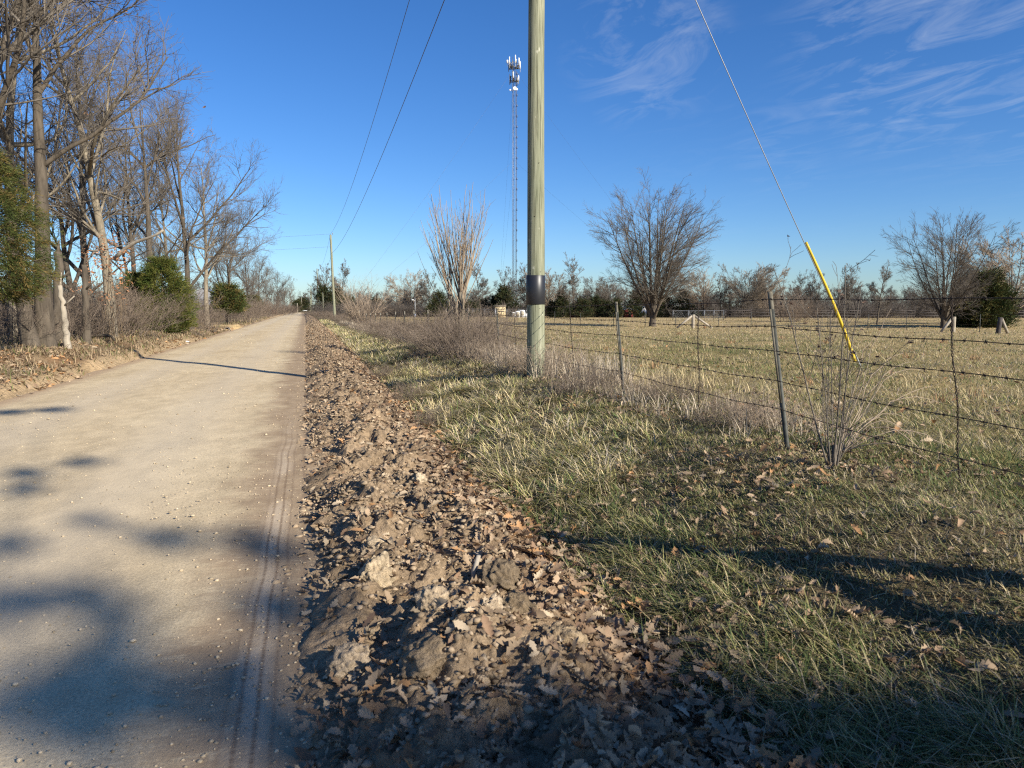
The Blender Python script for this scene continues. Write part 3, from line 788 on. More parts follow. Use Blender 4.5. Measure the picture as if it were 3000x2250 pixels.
# black sleeve at 2212-px rows 594..657
za, zb = at(1570, 892, 11.17)[2] - pz0, at(1570, 806, 11.17)[2] - pz0
s = np.array([0, .004, .008, .5, .992, .996, 1.0]); zz = za + (zb - za) * s
rr = (.144 - .046 * zz / 12) + np.array([.004, .011, .0125, .0125, .0125, .011, .004])
mb = MB(); v0 = MB(); tubes(v0, np.stack([0 * zz, 0 * zz + .0, zz], -1), rr, 48)
v = v0.v[0].copy(); a = np.arctan2(v[:, 1], v[:, 0]); v[:, :2] *= (1 + .012 * (fbm(a * 2 + 9, v[:, 2] * 3, 8, 2) - .5))[:, None]
mb.add(v, v0.q[0]); mb.build('sleeve', M['sleeve'], t, True)
cdir = -np.array([px0, py0]) / math.hypot(px0, py0); cr = np.array([-cdir[1], cdir[0]])
for zz_, sx_ in ((zb + .05, .55), (za - .06, .5), (zb + .9, -.1), (zb + 1.7, .3)):
    mb = MB(); u = cdir * .9 + cr * sx_; u = u / np.linalg.norm(u); b_ = np.array([u[0] * .14, u[1] * .14, zz_]); bar(mb, b_ * [.9, .9, 1], b_ * [1.04, 1.04, 1], .006, 6); mb.build('nail', M['wire'], t)
pole_top(t, 12.2 - pz0, .1)
POLES.append((px0, py0, 12.25, 9.75))

def far_pole(px, pytop, depth, label, r0=.16, lean=(0, 0), arm=False, group='utility poles along the road'):
    x, y, z = gnd(px, depth); top = at(px, pytop, depth)[2]; h = top - z
    t = thing('utility_pole', label, 'utility pole', (x, y, z), 0, group)
    mb = MB(); pole_mesh(mb, h, r0, r0 * .66, lean, 14, 14, int(px) % 7); mb.build('pole', M['pole'], t, True)
    pole_top(t, h, .1)
    if arm:
        mb = MB(); bar(mb, (-1.5, .1, h - .4), (.15, -.1, h - .3), .05, 6); mb.build('crossarm', M['oldwood'], t)
    POLES.append((x + lean[0], y + lean[1], top + .1, top - 2.3)); return t
far_pole(980, 688, 92, 'wooden utility pole rising from grey brush, second along the road', .185, (-.25, 0))
far_pole(932, 788, 178, 'utility pole standing before dark cedars beyond the second pole', .17)
far_pole(913, 838, 262, 'thin far utility pole with a small arm pointing left', .17, arm=True)
far_pole(908, 849, 330, 'thin leaning utility pole at the far end of the road', .17, (.5, 0))
far_pole(896, 860, 400, 'smallest utility pole beyond the end of the road', .17)
t = far_pole(947, 860, 150, 'short pale pole standing among the brush beside the road', .12, group='short poles'); POLES.pop()

def wire(pts, sag, r, name, label, cat='wire', n=28, mat='line', group=None):
    mb = MB()
    for a, b in zip(pts[:-1], pts[1:]):
        a = np.array(a, float); b = np.array(b, float); s = np.linspace(0, 1, n)
        P = a + (b - a) * s[:, None]; L = np.linalg.norm(b - a)
        P[:, 2] -= 4 * sag * (L / 80) ** 2 * s * (1 - s)
        tubes(mb, P, np.full(n, r), 5)
    return tag(mb.build(name, M[mat], smooth=True), label, cat, group)
wire([(p[0], p[1], p[2]) for p in POLES], 1.3, .011, 'power_line', 'upper thin overhead wire running along the road from pole top to pole top', group='overhead wires')
wire([(p[0] + .1, p[1], p[3]) for p in POLES], 1.1, .011, 'power_line', 'lower thin overhead wire strung below the pole tops along the road', group='overhead wires')
P2 = POLES[1]
for k, (pa, dz) in enumerate((((600, 706), 0), ((600, 742), -1.6))):
    e = at(pa[0], pa[1], 80)
    wire([(P2[0], P2[1], P2[2] + dz), e], .5, .010, 'power_line', ('upper', 'lower')[k] + ' faint wire running left from the second pole behind the trees', group='overhead wires')

# guy wire with its yellow guard
A = np.array(hit(2524, 1078)); B = np.array([px0 + .1, py0, 10.95])
t = thing('guy_wire', 'grey guy wire of the big pole slanting down into a yellow guard in the pasture', 'guy wire', tuple(A))
D = B - A; sv = np.linspace(0, 1, 40)[:, None]; P = D * sv; P[:, 2] -= .10 * np.sin(PI * sv[:, 0])
mb = MB(); tubes(mb, P, np.full(40, .0080), 6); mb.build('cable', M['guyline'], t, True)
g0, g1 = .012, .218
s = np.linspace(0, 1, 24)[:, None]; Pg = D * (g0 + (g1 - g0) * s); off = (.07 * (1 - s[:, 0]) ** 3 - .015 * np.sin(PI * s[:, 0]))
Pg[:, 0] -= off * .95; Pg[:, 1] += off * .28
mb = MB(); tubes(mb, Pg, np.linspace(.031, .025, 24), 12, True); mb.build('guard', M['yellow'], t, True)
mb = MB(); u = D / np.linalg.norm(D); bar(mb, -u * .4, u * .32, .009, 6)
tubes(mb, np.array([[.028 * math.cos(q) * u[0] + u[0] * .33, .028 * math.cos(q) * u[1] + .028 * math.sin(q), u[2] * .33 + .028 * math.cos(q)] for q in np.linspace(0, 2 * PI, 13)]), np.full(13, .006), 5)
mb.build('anchor_rod', M['steel'], t, True)

# ------------------------------------------------------------------ barbed wire fence
FP = [(2325, 5.4, 1.21, -.185), (1832, 8.8, 1.17, -.115), (1582, 11.9, 1.14, -.05), (1462, 15.4, 1.08, -.05), (1372, 18.6, 1.1, 0), (1303, 22, 1.08, .03), (1253, 25.2, 1.1, 0), (1214, 28.3, 1.12, -.03),
      (1185, 31.3, 1.08, 0), (1156, 34.7, 1.08, .04), (1133, 38.3, 1.1, 0), (1115, 41.4, 1.12, -.03), (1099, 44.7, 1.12, 0), (1084, 48.3, 1.12, 0), (1072, 51.7, 1.12, 0)]
posts = []
for px, d, h, ln in FP:
    x, y, z = gnd(px, d); posts.append(np.array([x, y, z, h, ln]))
fl = thing('barbed_wire_fence', 'five strand barbed wire fence on leaning steel posts between verge and pasture', 'fence', tuple(posts[0][:3]))
ORG = posts[0][:3]
RT = np.array([cy, -sy]); FW = np.array([sy, cy])       # fence posts lean sideways as seen from the road
def tpost(x, y, z, h, ln, near):
    top = np.array([x + RT[0] * ln, y + RT[1] * ln, z + h]); bot = np.array([x - RT[0] * ln * .2, y - RT[1] * ln * .2, z - .25])
    fd = np.array([x - (px0), 0]); ux, uy = np.array([.97, .24]), np.array([-.24, .97])
    sec = np.array([[-.018, -.003], [.018, -.003], [.018, .003], [.003, .003], [.003, .036], [-.003, .036], [-.003, .003], [-.018, .003]])
    if not near: sec = sec * 1.15
    ang = rad(-38); R = np.array([[math.cos(ang), -math.sin(ang)], [math.sin(ang), math.cos(ang)]]); sec = sec @ R.T
    def seg(mb, a, b):
        pa, pb = bot + (top - bot) * a, bot + (top - bot) * b
        v = np.concatenate([np.c_[sec + pa[:2], np.full(8, pa[2])], np.c_[sec + pb[:2], np.full(8, pb[2])]])
        q = [[i, (i + 1) % 8, 8 + (i + 1) % 8, 8 + i] for i in range(8)]
        mb.add(v, q + [[8, 9, 10, 15], [10, 11, 14, 15], [11, 12, 13, 14]])
    cut = .91 if near else .90
    mb = MB(); seg(mb, 0, cut)
    if near:
        for k in range(0):
            pp = bot + (top - bot) * (.22 + .028 * k); box(mb, (pp[0] + .0125, pp[1] - .011, pp[2]), (.010, .012, .01), ang)
    o = mb.build('post', M['tpost'], fl, org=ORG)
    mb = MB(); seg(mb, cut, 1.0); tp = mb.build('painted_tip', M['tpost_edge' if near else 'cream'], o, org=ORG)
    if near:   # sunlit side painted as a paler front flange, standing proud of the dark steel
        mb = MB(); f = np.array([[-.0185, -.0055], [-.003, -.0055], [-.003, -.0034], [-.0185, -.0034]]) @ R.T
        pa, pb = bot + (top - bot) * .42, bot + (top - bot) * cut
        v = np.concatenate([np.c_[f + pa[:2], np.full(4, pa[2])], np.c_[f + pb[:2], np.full(4, pb[2])]])
        mb.add(v, [[0, 1, 5, 4], [1, 2, 6, 5], [2, 3, 7, 6], [3, 0, 4, 7], [4, 5, 6, 7], [3, 2, 1, 0]]); mb.build('lit_face', M['tpost_edge'], o, org=ORG)
    return top
for i, p in enumerate(posts):
    tpost(*p, near=i < 4)
# wooden brace post just before the first steel post, and the wooden end post far along
_t1, _t2 = np.array(hit(1960, 1510)), np.array(hit(3000, 1710)); _g3, _g4, _sj = (np.array(hit(*q)) for q in ((3000, 1850), (2520, 1640), (2470, 1600)))
cpx, cpy = _t2[:2] - SH * .75; cpz = z1(cpx, cpy); PH = max(1.2, math.hypot(*(_t1[:2] - (cpx, cpy))) * math.tan(SUN_EL)); JH = math.hypot(*(_sj[:2] - (cpx, cpy))) * math.tan(SUN_EL)
print('corner', cpx, cpy, cpz, PH, JH)
mb = MB(); tubes(mb, np.stack([np.full(8, cpx), np.full(8, cpy), np.linspace(cpz - .3, cpz + PH, 8)], -1), np.linspace(.062, .055, 8), 14, True)
mb.build('corner_post', M['oldwood'], fl, True, ORG)
bx, by = _g3[:2] + nrm(_g3[:2] - _g4[:2]) * .6
mb = MB(); bar(mb, (bx, by, z1(bx, by) - .05), (cpx, cpy, cpz + JH), .045, 10, n=4); mb.build('brace', M['oldwood'], fl, True, ORG)
ex, ey, ez = gnd(1051, 58.9)
mb = MB(); tubes(mb, np.stack([np.full(6, ex), np.full(6, ey), np.linspace(ez - .3, ez + 1.3, 6)], -1), np.linspace(.11, .10, 6), 12, True)
mb.build('corner_post', M['oldwood'], fl, True, ORG)
rng = np.random.RandomState(4)
anch = [np.array([cpx, cpy, cpz, 1.3, 0])] + posts + [np.array([ex, ey, ez, 1.15, 0])]
for hgt in (.31, .53, .76, .945, 1.15):
    pts = []
    for a in anch:
        k = min(hgt, a[3] - .03) if a is not anch[-1] else hgt * .95
        f = k / a[3]
        pts.append([a[0] + RT[0] * a[4] * f - .02, a[1] + RT[1] * a[4] * f, a[2] + k])
    pts = np.array(pts); mb = MB(); full = []
    for i, (a, b) in enumerate(zip(pts[:-1], pts[1:])):
        s = np.linspace(0, 1, 14, endpoint=False); sg = rng.uniform(.005, .03)
        Q = a + (b - a) * s[:, None]; Q[:, 2] -= 4 * sg * s * (1 - s) - .004 * np.sin(s * 17 + i); full.append(Q)
    full.append(pts[-1:]); full = np.concatenate(full)
    dd = np.hypot(full[:, 0], full[:, 1]); tubes(mb, full, np.where(dd < 20, .0028, .0042), 5)
    seg = np.linalg.norm(np.diff(full, axis=0), axis=1); cum = np.r_[0, np.cumsum(seg)]
    st = np.arange(.1, 26, .128); st = st + rng.uniform(-.008, .008, len(st))
    C = np.stack([np.interp(st, cum, full[:, k]) for k in range(3)], -1)
    for dv in ((.3, .3, 1), (.6, -.5, -.8)):
        dv = np.array(dv) / np.linalg.norm(dv) + rng.normal(0, .3, (len(st), 3)); tubes(mb, np.stack([C - dv * .012, C + dv * .012], 1), np.tile([.0032, .0018], (len(st), 1)), 3)
    tubes(mb, np.stack([C - (RT[0] * .0, FW[0] * .012, 0), C + (0, FW[1] * .012, 0)], 1), np.full((len(st), 2), .0046), 5)
    mb.build('barbed_wire', M['wire'], fl, True, ORG)
for i in range(len(anch) - 10):
    a, b = anch[i], anch[i + 1]; c = a + (b - a) * rng.uniform(.42, .58)
    n = 40; s = np.linspace(0, 1, n); lx = rng.uniform(-.09, -.02) * (1 if i else 1.6); zt0 = c[2] + 1.16; zb0 = c[2] + .12
    P = np.stack([c[0] + RT[0] * lx * (1 - s * 2) * .8 * -1, c[1] + RT[1] * lx * (1 - s * 2) * -.8, zb0 + (zt0 - zb0) * s], -1)
    P[:, :2] += (RT * (-.0))
    mb = MB()
    for ph in (0, PI):
        Q = P.copy(); Q[:, 0] += .006 * np.cos(s * 95 + ph); Q[:, 1] += .006 * np.sin(s * 95 + ph) + .008 * np.sin(s * 11 + i); tubes(mb, Q, np.full(n, .0034), 4)
    mb.build('wire_stay', M['wire'], fl, True, ORG)

# ------------------------------------------------------------------ fence at the back of the pasture
bp = [(1540, 955), (1625, 955), (1702, 956), (1797, 957), (1890, 958), (1979, 959), (2104, 960), (2200, 961), (2310, 962), (2425, 964), (2540, 966), (2655, 968), (2870, 973), (3040, 976)]
q0 = hit(*bp[0])
ff = thing('wire_fence', 'thin far wire fence with dark steel posts across the back of the pasture', 'fence', q0)
bpts = []
rng = np.random.RandomState(8)
for px, py in bp:
    x, y, z = hit(px, py); h = rng.uniform(1.05, 1.25); l = rng.uniform(-.06, .06); bpts.append((x, y, z + h)); mb = MB()
    bar(mb, (x, y, z - .2), (x + l, y, z + h), .022, 5); mb.build('post', M['tpost'], ff, org=q0)
for k in (.45, .8, 1.0):
    mb = MB(); tubes(mb, np.array([[p[0], p[1], p[2] - 1.1 + 1.05 * k] for p in bpts]), np.full(len(bpts), .006), 4); mb.build('strand', M['wire'], ff, org=q0)

def brace(px, py, ytop, bl, br, label, mat='oldwood', lean=0):
    x, y, z = hit(px, py); d = x * sy + y * cy; h = (py - ytop) / FPX * d * 1.0
    t = thing('brace_post', label, 'fence post', (x, y, z), 0, 'wooden brace posts')
    mb = MB(); bar(mb, (0, 0, -.2), (RT[0] * lean, RT[1] * lean, h), .12, 12, .11, n=4); mb.build('post', M[mat], t, True)
    for pb in (bl, br):
        if pb is None: continue
        e = (pb[0] - px) / FPX * d
        mb = MB(); bar(mb, (RT[0] * e, RT[1] * e, .02), (RT[0] * .09 * np.sign(e) + RT[0] * lean, RT[1] * .09 * np.sign(e), h * .9), .075, 8, n=3); mb.build('brace', M['oldwood'] if mat != 'oldwood' else M['deadwood'], t, True)
brace(2030, 962, 922, (1983, 958), (2086, 961), 'wooden fence post with two pale slanting braces to the right of the maple')
brace(2792, 974, 929, (2757, 966), None, 'wooden fence post with one brace leaning from the left by the right cedar')
brace(2922, 977, 930, None, (2952, 974), 'dark leaning fence post with one brace at the right, past the cedar', 'darkwood', .12)

# ------------------------------------------------------------------ cell tower
DT = 130.0; PXM = DT / FPX
tx, ty, tz = gnd(1505, DT)
TH = at(1505, 178, DT)[2] - tz
tw = thing('cell_tower', 'tall slim guyed lattice tower carrying white antennas above the far trees', 'tower', (tx, ty, tz))
mb = MB(); fw = .31
leg = [np.array([fw * math.cos(a), fw * math.sin(a)]) for a in (rad(80), rad(200), rad(320))]
for l in leg: tubes(mb, np.array([[l[0], l[1], 0], [l[0], l[1], TH * .5], [l[0], l[1], TH]]), np.full(3, .036), 5, True)
nb = int(TH / .9)
for k in range(nb):
    z0, z2 = k * .9, (k + 1) * .9
    for i in range(3):
        a, b = leg[i], leg[(i + 1) % 3]
        if k % 2: a, b = b, a
        bar(mb, (*a, z0), (*b, z2), .012, 3, cap=False); bar(mb, (*a, z2), (*b, z2), .010, 3, cap=False)
mb.build('mast', M['mast'], tw)
mb = MB(); cx = RT * .5
tubes(mb, np.array([[cx[0], cx[1], 0], [cx[0], cx[1], TH * .96]]), np.full(2, .05), 5)
for k in range(int(TH / 1.8)): box(mb, (cx[0] + RT[0] * .05, cx[1] + RT[1] * .05, 1 + k * 1.8), (.2, .2, .35), -YAW)
mb.build('cable_run', M['line'], tw)
def zpx(py): return at(1505, py, DT)[2] - tz
def panel(dx, y0, y1, wd, dep=0, mat='white'):
    mb = MB(); c = RT * dx * PXM - FW * dep; z0, z2 = zpx(y1), zpx(y0)
    box(mb, (c[0], c[1], (z0 + z2) / 2), (wd, .16, z2 - z0), -YAW); bar(mb, (c[0] + FW[0] * .14, c[1] + FW[1] * .14, z0 - .5), (c[0] + FW[0] * .14, c[1] + FW[1] * .14, z2 + .15), .04, 5)
    mb.build('antenna_panel', M[mat], tw)
for a in ((-18, 181, 190, .28, .9), (-12, 173, 195, .16, 1.0), (-8, 180, 190, .2, -.6, 'greyroof'), (-3, 176, 189, .14, -.9, 'greyroof'), (4.5, 169, 192, .17, 1.2), (7.5, 177, 186, .22, .4), (14.5, 174, 196, .18, .7), (18, 182, 203, .17, .2)): panel(*a)
for a in ((-9.5, 226, 240, .2, .5, 'dark'), (-1.5, 216, 233, .2, .9), (13.5, 224, 239, .2, .4), (9.5, 230, 237, .25, .1)): panel(*a)
for (yy, rad_) in ((199, 1.2), (238, .95)):
    mb = MB(); z = zpx(yy)
    c = [np.array([rad_ * math.cos(a), rad_ * math.sin(a), z]) for a in np.radians([20, 140, 260]) - YAW]
    for i in range(3):
        bar(mb, c[i], c[(i + 1) % 3], .06, 5); bar(mb, c[i] + (0, 0, .7), c[(i + 1) % 3] + (0, 0, .7), .04, 5); bar(mb, (0, 0, z), c[i], .06, 5); bar(mb, c[i] - (0, 0, .4), c[i] + (0, 0, 1.4), .05, 5)
    mb.build('antenna_frame', M['mast'], tw)
for k in range(7):
    mb = MB(); a = rad(51 * k); z = zpx(194 if k < 5 else 236); box(mb, (.75 * math.cos(a), .75 * math.sin(a), z), (.3, .25, .5), a); mb.build('radio_unit', M['dark' if k % 2 else 'greyroof'], tw)
def dish(dx, py, r, dep, mat='white'):
    mb = MB(); c = RT * dx * PXM - FW * dep; z = zpx(py); f = -np.array([FW[0], FW[1], 0]); n = 9
    prof = [(.0, .02), (.5, .04), (.9, .1), (1.0, .16), (.96, .16), (.5, .2), (.25, .34)]
    P = np.array([[c[0] - f[0] * q[1] * r * -1, c[1] - f[1] * q[1] * -r, z] for q in prof])
    u = np.array([RT[0], RT[1], 0]); w_ = np.array([0, 0, 1.]); k = 18; vs = []
    for (rr_, dd_) in prof:
        for a in np.arange(k) * 2 * PI / k: vs.append(np.array([c[0], c[1], z]) + f * (.35 * r - dd_ * r) + r * rr_ * (math.cos(a) * u + math.sin(a) * w_))
    mb.add(vs, [[i * k + j, i * k + (j + 1) % k, (i + 1) * k + (j + 1) % k, (i + 1) * k + j] for i in range(len(prof) - 1) for j in range(k)])
    bar(mb, (c[0], c[1], z), (c[0] * .3, c[1] * .3, z - .1), .05, 5); mb.build('dish', M[mat], tw, True)
dish(2.5, 263, .33, .75); dish(8.5, 264, .2, .5); dish(-10, 266, .15, .5)
for zf in (.97, .62):
    for a in (rad(80), rad(200), rad(320)):
        mb = MB(); e = np.array([34 * math.cos(a), 34 * math.sin(a), 0]); e[2] = z1(tx + e[0], ty + e[1]) - tz
        s = np.linspace(0, 1, 10)[:, None]; P = np.array([0, 0, TH * zf]) * (1 - s) + e * s; P[:, 2] -= .8 * np.sin(PI * s[:, 0]); tubes(mb, P, np.full(10, .008), 4); mb.build('guy_cable', M['line'], tw)
mb = MB(); box(mb, (0, 0, .1), (1.6, 1.6, .5)); mb.build('base_block', M['greyroof'], tw)

# compound at the tower foot
def cfence(pxs, y0, y1, depth, label, h):
    P = [gnd(px, depth) for px in pxs]; t = thing('chain_link_fence', label, 'fence', P[0], 0, 'chain link fences')
    for p in P:
        mb = MB(); bar(mb, (p[0], p[1], p[2] - .1), (p[0], p[1], p[2] + h + .1), .035, 6); mb.build('post', M['mast'], t, org=P[0])
    mb = MB(); tubes(mb, np.array([[p[0], p[1], p[2] + h] for p in P]), np.full(len(P), .03), 5); mb.build('top_rail', M['mast'], t, org=P[0])
    mb = MB()
    for a, b in zip(P[:-1], P[1:]):
        a = np.array(a); b = np.array(b); L = np.linalg.norm(b - a); sp_ = .16
        k = int(L / sp_); s0 = np.arange(k) / k
        for sg in (1, -1):
            st = a + (b - a) * s0[:, None]; en = a + (b - a) * np.clip(s0 + sg * h * .7 / L, 0, 1)[:, None]; en[:, 2] += h
            tubes(mb, np.stack([st, en], 1), np.full((k, 2), .006), 3)
    mb.build('wire_mesh', M['mast'], t, org=P[0])
cfence((1352, 1385, 1420, 1450, 1485, 1520, 1542), 0, 0, 115, 'chain link fence round the white cabinets at the tower foot', 1.3)
cfence((1972, 2018, 2064, 2092, 2121), 0, 0, 86, 'grey chain link fence in front of the trees right of the maple', 1.15)

t = thing('equipment_hut', 'small tan equipment hut with flat roof near the tower foot', 'hut', gnd(1466, 112), -YAW)
mb = MB(); box(mb, (0, 0, .85), (1.6, 1.6, 1.7)); mb.build('wall', M['tan'], t)
mb = MB(); box(mb, (-.1, 0, 1.78), (2.0, 1.9, .13)); mb.build('roof', M['oldwood'], t)
mb = MB(); box(mb, (.1, -.82, .98), (1.1, .04, .12)); mb.build('louvre', M['dark'], t)
mb = MB(); box(mb, (-.62, -.83, .7), (.34, .06, 1.3)); mb.build('door', M['white'], t)
def cabinet(px, wd, h, label):
    t = thing('cabinet', label, 'cabinet', gnd(px, 112), -YAW, 'cabinets at the tower foot')
    mb = MB(); box(mb, (0, 0, h / 2), (wd, .8, h)); mb.build('cabinet_body', M['white'], t)
    mb = MB(); box(mb, (0, -.41, h * .55), (wd * .7, .03, h * .6)); mb.build('cabinet_door', M['cream'], t)
cabinet(1517, .75, 1.0, 'left white cabinet at the tower foot beside the dish stand')
cabinet(1530, .75, 1.15, 'right white cabinet at the tower foot nearest the big pole')
cabinet(1505, .5, .85, 'small low white cabinet directly under the tower')
def lamp(px, d, ytop, label):
    p = gnd(px, d); h = at(px, ytop, d)[2] - p[2]
    t = thing('light_pole', label, 'light pole', p, 0, 'pale light poles')
    mb = MB(); bar(mb, (0, 0, -.1), (0, 0, h), .07, 8, .05); mb.build('pole', M['steel'], t, True)
    mb = MB(); bar(mb, (0, 0, h - .5), (-RT[0] * .35, -RT[1] * .35, h - .35), .03, 5); box(mb, (-RT[0] * .4, -RT[1] * .4, h - .36), (.34, .2, .14), -YAW); mb.build('lamp_head', M['white'], t)
    mb = MB(); box(mb, (0, 0, .25), (.28, .28, .7)); mb.build('base_box', M['white'], t)
lamp(1216, 118, 872, 'slim pale light pole standing alone at the left end of the pasture edge')
lamp(1541, 112, 908, 'short white post with small lamp beside the cabinets')

# ------------------------------------------------------------------ sheds glimpsed behind the cedars, fences beyond
def shed(name, px, d, wd, h, wall, roof, label, rz=0, dp=3, cat='shed'):
    t = thing(name, label, cat, gnd(px, d), -YAW + rz)
    mb = MB(); box(mb, (0, 0, h / 2), (wd, dp, h)); g_ = wd * .22
    mb.add([[-wd / 2, -dp / 2, h], [wd / 2, -dp / 2, h], [0, -dp / 2, h + g_], [-wd / 2, dp / 2, h], [wd / 2, dp / 2, h], [0, dp / 2, h + g_]], None, [[0, 1, 2], [3, 5, 4]]); mb.build('wall', M[wall], t)
    mb = MB(); e = .2
    for s in (-1, 1):
        a = np.array([[s * (wd / 2 + e), -dp / 2 - e, h - e * .44], [0, -dp / 2 - e, h + g_ + .03], [0, dp / 2 + e, h + g_ + .03], [s * (wd / 2 + e), dp / 2 + e, h - e * .44]]); b = a + (0, 0, .08)
        mb.add(np.concatenate([a, b]), [[0, 1, 2, 3], [7, 6, 5, 4], [0, 4, 5, 1], [1, 5, 6, 2], [2, 6, 7, 3], [3, 7, 4, 0]])
    mb.build('roof', M[roof], t)
    mb = MB(); box(mb, (wd * .12, -dp / 2 - .015, h * .42), (wd * .3, .03, h * .8)); mb.build('door', M['dark'], t)
    mb = MB(); box(mb, (-wd * .28, -dp / 2 - .015, h * .6), (wd * .18, .03, h * .3)); mb.build('window', M['dark'], t)
shed('red_shed', 1680, 114, 2.0, 1.15, 'red', 'red', 'low red shed half hidden among cedars left of the maple')
shed('red_shed', 1838, 114, 1.3, 1.15, 'red', 'greyroof', 'smaller red shed beside a white one behind the near fence post')
shed('white_shed', 1822, 114.5, .9, 1.5, 'white', 'white', 'narrow white shed just left of the smaller red shed')
shed('white_shed', 1890, 114, 1.7, 1.3, 'white', 'white', 'white shed seen directly behind the maple trunk')
shed('barn', 604, 105, 9, 2.2, 'greyroof', 'steel', 'pale roofed barn glimpsed between the roadside trees on the left', .3, 6, 'barn')

P = [gnd(px, d) for px, d in ((2126, 96), (2200, 97), (2280, 98), (2360, 99), (2440, 100), (2520, 101), (2600, 102), (2680, 102), (2760, 102), (2840, 102), (2920, 102), (3000, 102), (3080, 102))]
t = thing('board_fence', 'dark rail fence in front of the far woods at the right', 'fence', P[0])
for p in P:
    mb = MB(); box(mb, (p[0], p[1], p[2] + .55), (.14, .14, 1.4), -YAW); mb.build('post', M['darkwood'], t, org=P[0])
for hh_ in (.35, .75, 1.1):
    mb = MB()
    for a, b in zip(P[:-1], P[1:]): tubes(mb, np.array([[a[0], a[1] - .1, a[2] + hh_], [b[0], b[1] - .1, b[2] + hh_]]), np.full(2, .06), 4, True)
    mb.build('rail', M['darkwood'], t, org=P[0])

# ------------------------------------------------------------------ left side bits: culvert, litter, gate, far end of the road
cxp = at(665, 966, 47.0); cux, cuy = float(cxp[0]), float(cxp[1]); cuz = float(cxp[2])
t = thing('culvert_pipe', 'black corrugated culvert pipe opening under the gravel driveway', 'culvert', (cux, cuy, cuz - .20))
s = np.linspace(0, 9, 91); mb = MB(); tubes(mb, np.stack([0 * s - .02 * s, s, 0 * s + .17], -1), .165 + .012 * np.cos(s * 2 * PI / .2), 20); mb.build('pipe', M['sleeve'], t, True)
mb = MB(); tubes(mb, np.stack([0 * s[:30], s[:30], 0 * s[:30] + .17], -1), np.full(30, .145), 20); mb.build('pipe_lining', M['dark'], t, True)
mb = MB(); q = np.linspace(0, 2 * PI, 25); tubes(mb, np.stack([.165 * np.cos(q), 0 * q - .01, .17 + .165 * np.sin(q)], -1), np.full(25, .014), 6); mb.build('rim', M['greyroof'], t, True)
x, y, z = hit(548, 1003)
mb = MB(); v, f = ico(2); rgx = np.random.RandomState(2); mb.add(v * (1 + rgx.uniform(-.35, .35, (len(v), 1))) * (.10, .06, .03) + (0, 0, .03), None, f)
o = mb.build('litter', M['white']); o.location = (x, y, z); tag(o, 'scrap of white litter at the left edge of the road', 'litter')
p = gnd(803, 150); t = thing('metal_gate', 'rusty red metal gate panel by the hedge at the far left roadside', 'gate', p, .4)
mb = MB(); box(mb, (0, 0, .55), (1.3, .05, .8)); mb.build('panel', M['rust'], t)
mb = MB(); box(mb, (-.7, 0, .5), (.1, .1, 1.2)); mb.build('post', M['oldwood'], t)
mb = MB(); box(mb, (.7, 0, .5), (.1, .1, 1.2)); mb.build('post', M['oldwood'], t)
p = gnd(884, 300); t = thing('guard_rail', 'pale guard rail across the far end of the road', 'guard rail', p, -YAW)
mb = MB(); box(mb, (0, 0, .75), (4.6, .12, .32)); mb.build('rail', M['steel'], t)
for k in range(4):
    mb = MB(); box(mb, (-2 + 1.33 * k, .16, .35), (.14, .18, 1.0)); mb.build('post', M['oldwood'], t)
for px, d, yt, lab in ((871, 240, 888, 'short bare post on the left at the far end of the road'), (884, 310, 872, 'thin bare post behind the guard rail at the road end')):
    p = gnd(px, d); h = at(px, yt, d)[2] - p[2]; mb = MB(); bar(mb, (0, 0, -.2), (.03, 0, h * .4), .10, 8); bar(mb, (.03, 0, h * .4), (.05, 0, h), .10, 8, .08)
    o = mb.build('wooden_post', M['oldwood']); o.location = p; tag(o, lab, 'post', 'posts at the road end')

# ------------------------------------------------------------------ bare trees: stems and branches grown level by level
def stems(n_st, h, r, rng, lean=0, leansd=.1, n=12, grav=.1, wob=.05, base=.05, taper=.25, fl=.35, curve=0.0, bury=.25, hvar=.15, even=False):
    a = rng.uniform(0, 2 * PI, n_st) if n_st < 3 else (np.arange(n_st) + rng.uniform(-.35, .35, n_st)) * 2 * PI / n_st
    th = np.abs(rng.normal(lean, leansd, n_st))
    if even: th = np.linspace(.05, lean + 2.0 * leansd, n_st)[(np.arange(n_st) * 4 + 1) % n_st if n_st % 2 else (np.arange(n_st) * 3 + 1) % n_st]
    ln = h * rng.uniform(1 - hvar, 1 + hvar * .6, n_st)
    p = np.stack([base * np.cos(a), base * np.sin(a), 0 * a], -1); d = np.stack([np.sin(th) * np.cos(a), np.sin(th) * np.sin(a), np.cos(th)], -1)
    pts = [p - d * bury]
    for k in range(1, n):
        d = nrm(d + np.array([0, 0, grav]) / n + curve / n * np.stack([np.cos(a), np.sin(a), 0 * a], -1) + rng.normal(0, wob, (n_st, 3)))
        pts.append(pts[-1] + d * ((ln + bury) / (n - 1))[:, None])
    P = np.stack(pts, 1); s = np.linspace(0, 1, n)
    rr = np.asarray(r) * (1 + 0 * ln) * (ln / h)
    R = rr[:, None] * (1 - (1 - taper) * s ** .9 + fl * np.exp(-s * n * .8))
    return P, R

